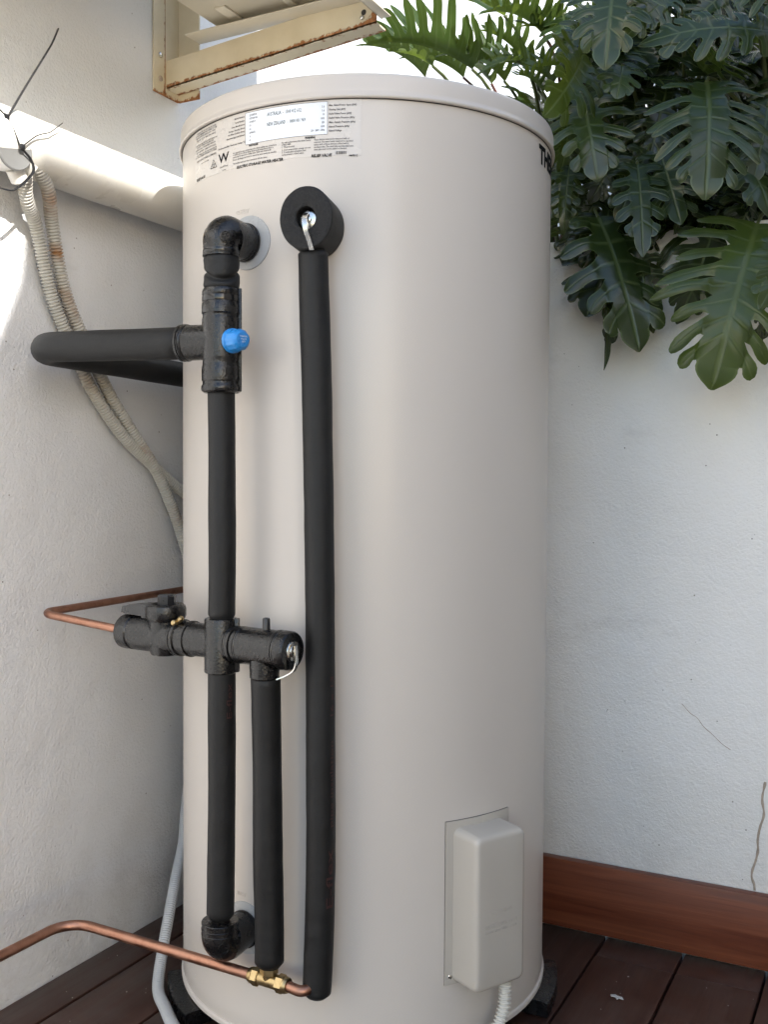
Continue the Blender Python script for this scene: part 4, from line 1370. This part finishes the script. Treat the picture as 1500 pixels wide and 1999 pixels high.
def leaf_geo(L, width, n, fold, style, rnd):
    """pinnately lobed blade, local x = across, y = along the midrib, z = upper face. returns V, F, C"""
    V, F, C = [], [], []
    W = width * L * .5
    lobe_z = {}
    cur = [None]
    def add(x, y, u, mdist, marg):
        V.append([x, y, 0.0]); C.append((u, mdist, marg, cur[0])); return len(V) - 1
    frac = .27 if style == 0 else .24
    lobe_end = .74 if style == 0 else .80
    smid = [add(0, L * (.0 + lobe_end * i / (2 * n)), .5 if i % 2 == 0 else 0, 0, 0) for i in range(2 * n + 1)]
    tips = {}
    for side in (-1, 1):
        def ln(t):        # lobe length at t
            if style == 0: return W * (.58 + .50 * math.exp(-((t - .42) / .36) ** 2)) * .92
            return W * (.55 + .55 * math.exp(-((t - .45) / .30) ** 2)) * .90
        def ang(t):
            return radians((112 - 70 * t) if style == 0 else (100 - 56 * t))
        bs, ms = [], []
        for i in range(2 * n + 1):
            t = i / (2 * n)
            a = ang(t)
            f = (frac + (.42 * t ** 4 if style == 0 else 0)) * (1.0 if i % 2 == 0 else 1.10)
            if i == 0: f *= .55
            l = ln(t) * f
            base_y = L * lobe_end * t
            bs.append((side * l * sin(a), base_y + l * cos(a)))
        ids = [add(x, y, (1.0 if i % 2 == 0 else 0.0), abs(x) / W, .93 if i % 2 == 0 else 0) for i, (x, y) in enumerate(bs)]
        for i in range(2 * n):
            q = (smid[i], smid[i + 1], ids[i + 1], ids[i])
            F.append(q[::-1] if side > 0 else q)
        for i in range(n):
            t = (2 * i + 1) / (2 * n)
            p0, pm, p1 = Vector(bs[2 * i]), Vector(bs[2 * i + 1]), Vector(bs[2 * i + 2])
            a = ang(t) + rnd.uniform(-.14, .14)
            d = Vector((side * sin(a), cos(a)))
            l = ln(t) * (1 - frac - (.34 * t ** 4 if style == 0 else 0)) * rnd.uniform(.80, 1.14)
            h0 = (p1 - p0).length * .5
            nrm = (p1 - p0).normalized()
            prof = [(.07, .74), (.20, .60), (.38, .60), (.56, .66), (.73, .64), (.88, .46), (.965, .23)] if style == 0 else \
                   [(.06, .80), (.20, .72), (.42, .70), (.62, .68), (.80, .56), (.92, .36), (.98, .16)]
            prev = (ids[2 * i], ids[2 * i + 1], ids[2 * i + 2])
            cur[0] = (side, i); lobe_z[cur[0]] = rnd.uniform(-1.4, 1.4)
            for k, (s, w) in enumerate(prof):
                bend = (.30 if style == 0 else .18) * l * s * s
                c = pm + d * (l * s) + Vector((0, 1)) * bend
                hw = h0 * w
                tn = nrm.lerp(Vector((-d.y * -side, d.x * side)) if False else Vector((d.y * -side, -d.x * -side)) * (1 if True else 1), min(1, s * 1.6))
                if tn.dot(nrm) < 0: tn = -tn
                tn.normalize()
                a0 = c - tn * hw; a1 = c + tn * hw
                r0 = add(a0.x, a0.y, 1, abs(a0.x) / W, 1); rc = add(c.x, c.y, 0, abs(c.x) / W, 0); r1 = add(a1.x, a1.y, 1, abs(a1.x) / W, 1)
                for q in ((prev[0], prev[1], rc, r0), (prev[1], prev[2], r1, rc)):
                    F.append(q[::-1] if side > 0 else q)
                prev = (r0, rc, r1)
            tip = pm + d * l + Vector((0, 1)) * ((.30 if style == 0 else .18) * l)
            rt = add(tip.x, tip.y, .6, abs(tip.x) / W, 1)
            for q in ((prev[0], prev[1], rt), (prev[1], prev[2], rt)): F.append(q[::-1] if side > 0 else q)
        cur[0] = None
        tips[side] = ids[2 * n]
    # end lobe
    xl = abs(V[tips[1]][0])
    y0 = L * lobe_end
    prev = (tips[-1], smid[2 * n], tips[1])
    yb = max(V[tips[1]][1], y0)
    tprof = ((.08, .96), (.22, .98), (.38, .92), (.54, .78), (.70, .56), (.85, .29), (.95, .11)) if style == 0 else ((.12, .86), (.3, .92), (.5, .84), (.68, .64), (.84, .38), (.95, .16))
    for s, w in tprof:
        y = y0 + (L - y0) * s
        ye = max(y, yb + (L - yb) * s)
        r0 = add(-xl * w, ye, 1, .3, 1); rc = add(0, ye, 0, 0, 0); r1 = add(xl * w, ye, 1, .3, 1)
        F += [(prev[0], prev[1], rc, r0), (prev[1], prev[2], r1, rc)]
        prev = (r0, rc, r1)
    rt = add(0, L, 0, 0, 1)
    F += [(prev[0], prev[1], rt), (prev[1], prev[2], rt)]
    # relief
    f = radians(fold)
    arc = rnd.uniform(.04, .14) * L
    seed = rnd.uniform(0, 50)
    droop = rnd.uniform(.10, .42) if style == 0 else rnd.uniform(-.25, .15)
    for v, c in zip(V, C):
        x, y = v[0], v[1]
        ax = abs(x)
        t = y / L
        z = -droop * W * (ax / W) ** 2
        z += noise.noise(Vector((x / W * 1.8 + seed, t * 4, seed))) * .10 * W * min(1, ax / W * 2)
        z += (.035 * W if c[0] > .9 and ax > .01 * W else 0) * -1 * (1 if style == 0 else .5)
        xx = x * cos(f) - (z * sin(f) if x > 0 else -z * sin(f))
        zz = ax * sin(f) + z * cos(f)
        zz += arc * 4 * t * (1 - t)
        zz += W * .10 * lobe_z.get(c[3], 0) * min(1, ax / W * 1.6) if len(c) > 3 else 0
        v[0], v[2] = xx, zz
    return V, F, C


def leaf_object(B, T, N0, width, n, fold, roll, style, tint, root, rnd):
    B, T = Vector(B), Vector(T)
    Y = (T - B); L = Y.length; Y.normalize()
    N0 = Vector(N0) + Vector((rnd.uniform(-.32, .32), 0, rnd.uniform(-.15, .45))) * (1 if style == 0 else .5)
    Z = (N0 - Y * Y.dot(N0)).normalized()
    X = Y.cross(Z)
    a = radians(roll)
    X, Z = X * cos(a) + Z * sin(a), Z * cos(a) - X * sin(a)
    V, F, C = leaf_geo(L, width, n, fold, style, rnd)
    W_ = [B + X * v[0] + Y * v[1] + Z * v[2] for v in V]
    o = mk('leaf', [(W_, F)], M['leaf'], root, smooth=180, cd=C)
    o.color = (tint, 0, 0, 1)
    return Y, Z


def petiole(root_p, B, Y, Z, root, rnd, red=False):
    B = Vector(B); R0 = Vector(root_p) + Vector((rnd.uniform(-.06, .06), rnd.uniform(-.06, .06), 0))
    c1 = R0 + Vector((0, 0, .35 * max(.15, B.z - R0.z + .25)))
    c2 = B - Y * .10 - Z * .05 + Vector((0, .02, .015))
    P = []
    for k in range(15):
        t = k / 14
        P.append(R0 * (1 - t) ** 3 + c1 * 3 * t * (1 - t) ** 2 + c2 * 3 * t * t * (1 - t) + B * t ** 3)
    Lr = len(P)
    mk('petiole', [tube(P, lambda s, a, i: .0062 - .0034 * i / (Lr - 1), 8)], M['redstem' if red else 'stem'], root, smooth=60)


PLANTS = [((.08, .72, 1.17), 'leafy philodendron arching its comb like fronds over the top of the heater'),
          ((.36, .60, 1.17), 'philodendron right beside the heater with big split leaves hanging over the wall'),
          ((.66, .58, 1.17), 'philodendron at the right edge with pale split leaves hanging down the white wall'),
          ((.30, 1.08, 1.17), 'philodendron further back against the sunlit wall'),
          ((.80, 1.02, 1.17), 'philodendron in the shaded rear corner of the planting bed'),
          ((1.08, .66, 1.17), 'philodendron at the far right end of the planting bed')]
roots = [thing('philodendron', l, 'plant', p, 'philodendrons in the planting bed') for p, l in PLANTS]
for (p, l), r in zip(PLANTS, roots):
    mk('crown', [lathe([(-.03, .03), (.02, .028), (.07, .02), (.10, .006)], p, (0, 0, 1), 12)], M['stem'], r)

VIEW = Vector((.46, -.86, .20)).normalized()
rl_ = random.Random(21)
for i, (bx, by, bz, tx_, ty, tz, w, n, fold, roll, style, tint) in enumerate(LEAVES):
    B, T = Vector((bx, by, bz)), Vector((tx_, ty, tz))
    pi_ = min(range(3), key=lambda k: (Vector(PLANTS[k][0]).xy - B.xy).length + (0.25 if (k == 0) != (style == 1) else 0))
    N0 = VIEW if style == 0 else Vector((.15, -.25, 1))
    Y, Z = leaf_object(B, T, N0, w, n, fold, roll, style, tint, roots[pi_], rl_)
    petiole(PLANTS[pi_][0], B, Y, Z, roots[pi_], rl_, red=(style == 1 and i % 2 == 0))

rf = random.Random(5)


def fill(count, xr, yr, zr, Lr, tints, spread, xmin=.22, up=0.0):
    made = 0
    while made < count:
        B = Vector((rf.uniform(*xr), rf.uniform(*yr), rf.uniform(*zr)))
        k = min(range(1, 6), key=lambda q: (Vector(PLANTS[q][0]).xy - B.xy).length + rf.uniform(0, .12))
        d = Vector((rf.uniform(-spread, spread), rf.uniform(-1, -.1), rf.uniform(-1.0, .25) + up))
        L = rf.uniform(*Lr)
        T = B + d.normalized() * L
        if T.x < xmin: continue
        N0 = VIEW + Vector((rf.uniform(-.3, .3), rf.uniform(-.3, .3), rf.uniform(.0, .8)))
        Y, Z = leaf_object(B, T, N0, rf.uniform(.66, .90), rf.choice([6, 7, 8]), rf.uniform(8, 24), rf.uniform(-25, 25), 0, rf.uniform(*tints), roots[k], rf)
        petiole(PLANTS[k][0], B, Y, Z, roots[k], rf)
        made += 1


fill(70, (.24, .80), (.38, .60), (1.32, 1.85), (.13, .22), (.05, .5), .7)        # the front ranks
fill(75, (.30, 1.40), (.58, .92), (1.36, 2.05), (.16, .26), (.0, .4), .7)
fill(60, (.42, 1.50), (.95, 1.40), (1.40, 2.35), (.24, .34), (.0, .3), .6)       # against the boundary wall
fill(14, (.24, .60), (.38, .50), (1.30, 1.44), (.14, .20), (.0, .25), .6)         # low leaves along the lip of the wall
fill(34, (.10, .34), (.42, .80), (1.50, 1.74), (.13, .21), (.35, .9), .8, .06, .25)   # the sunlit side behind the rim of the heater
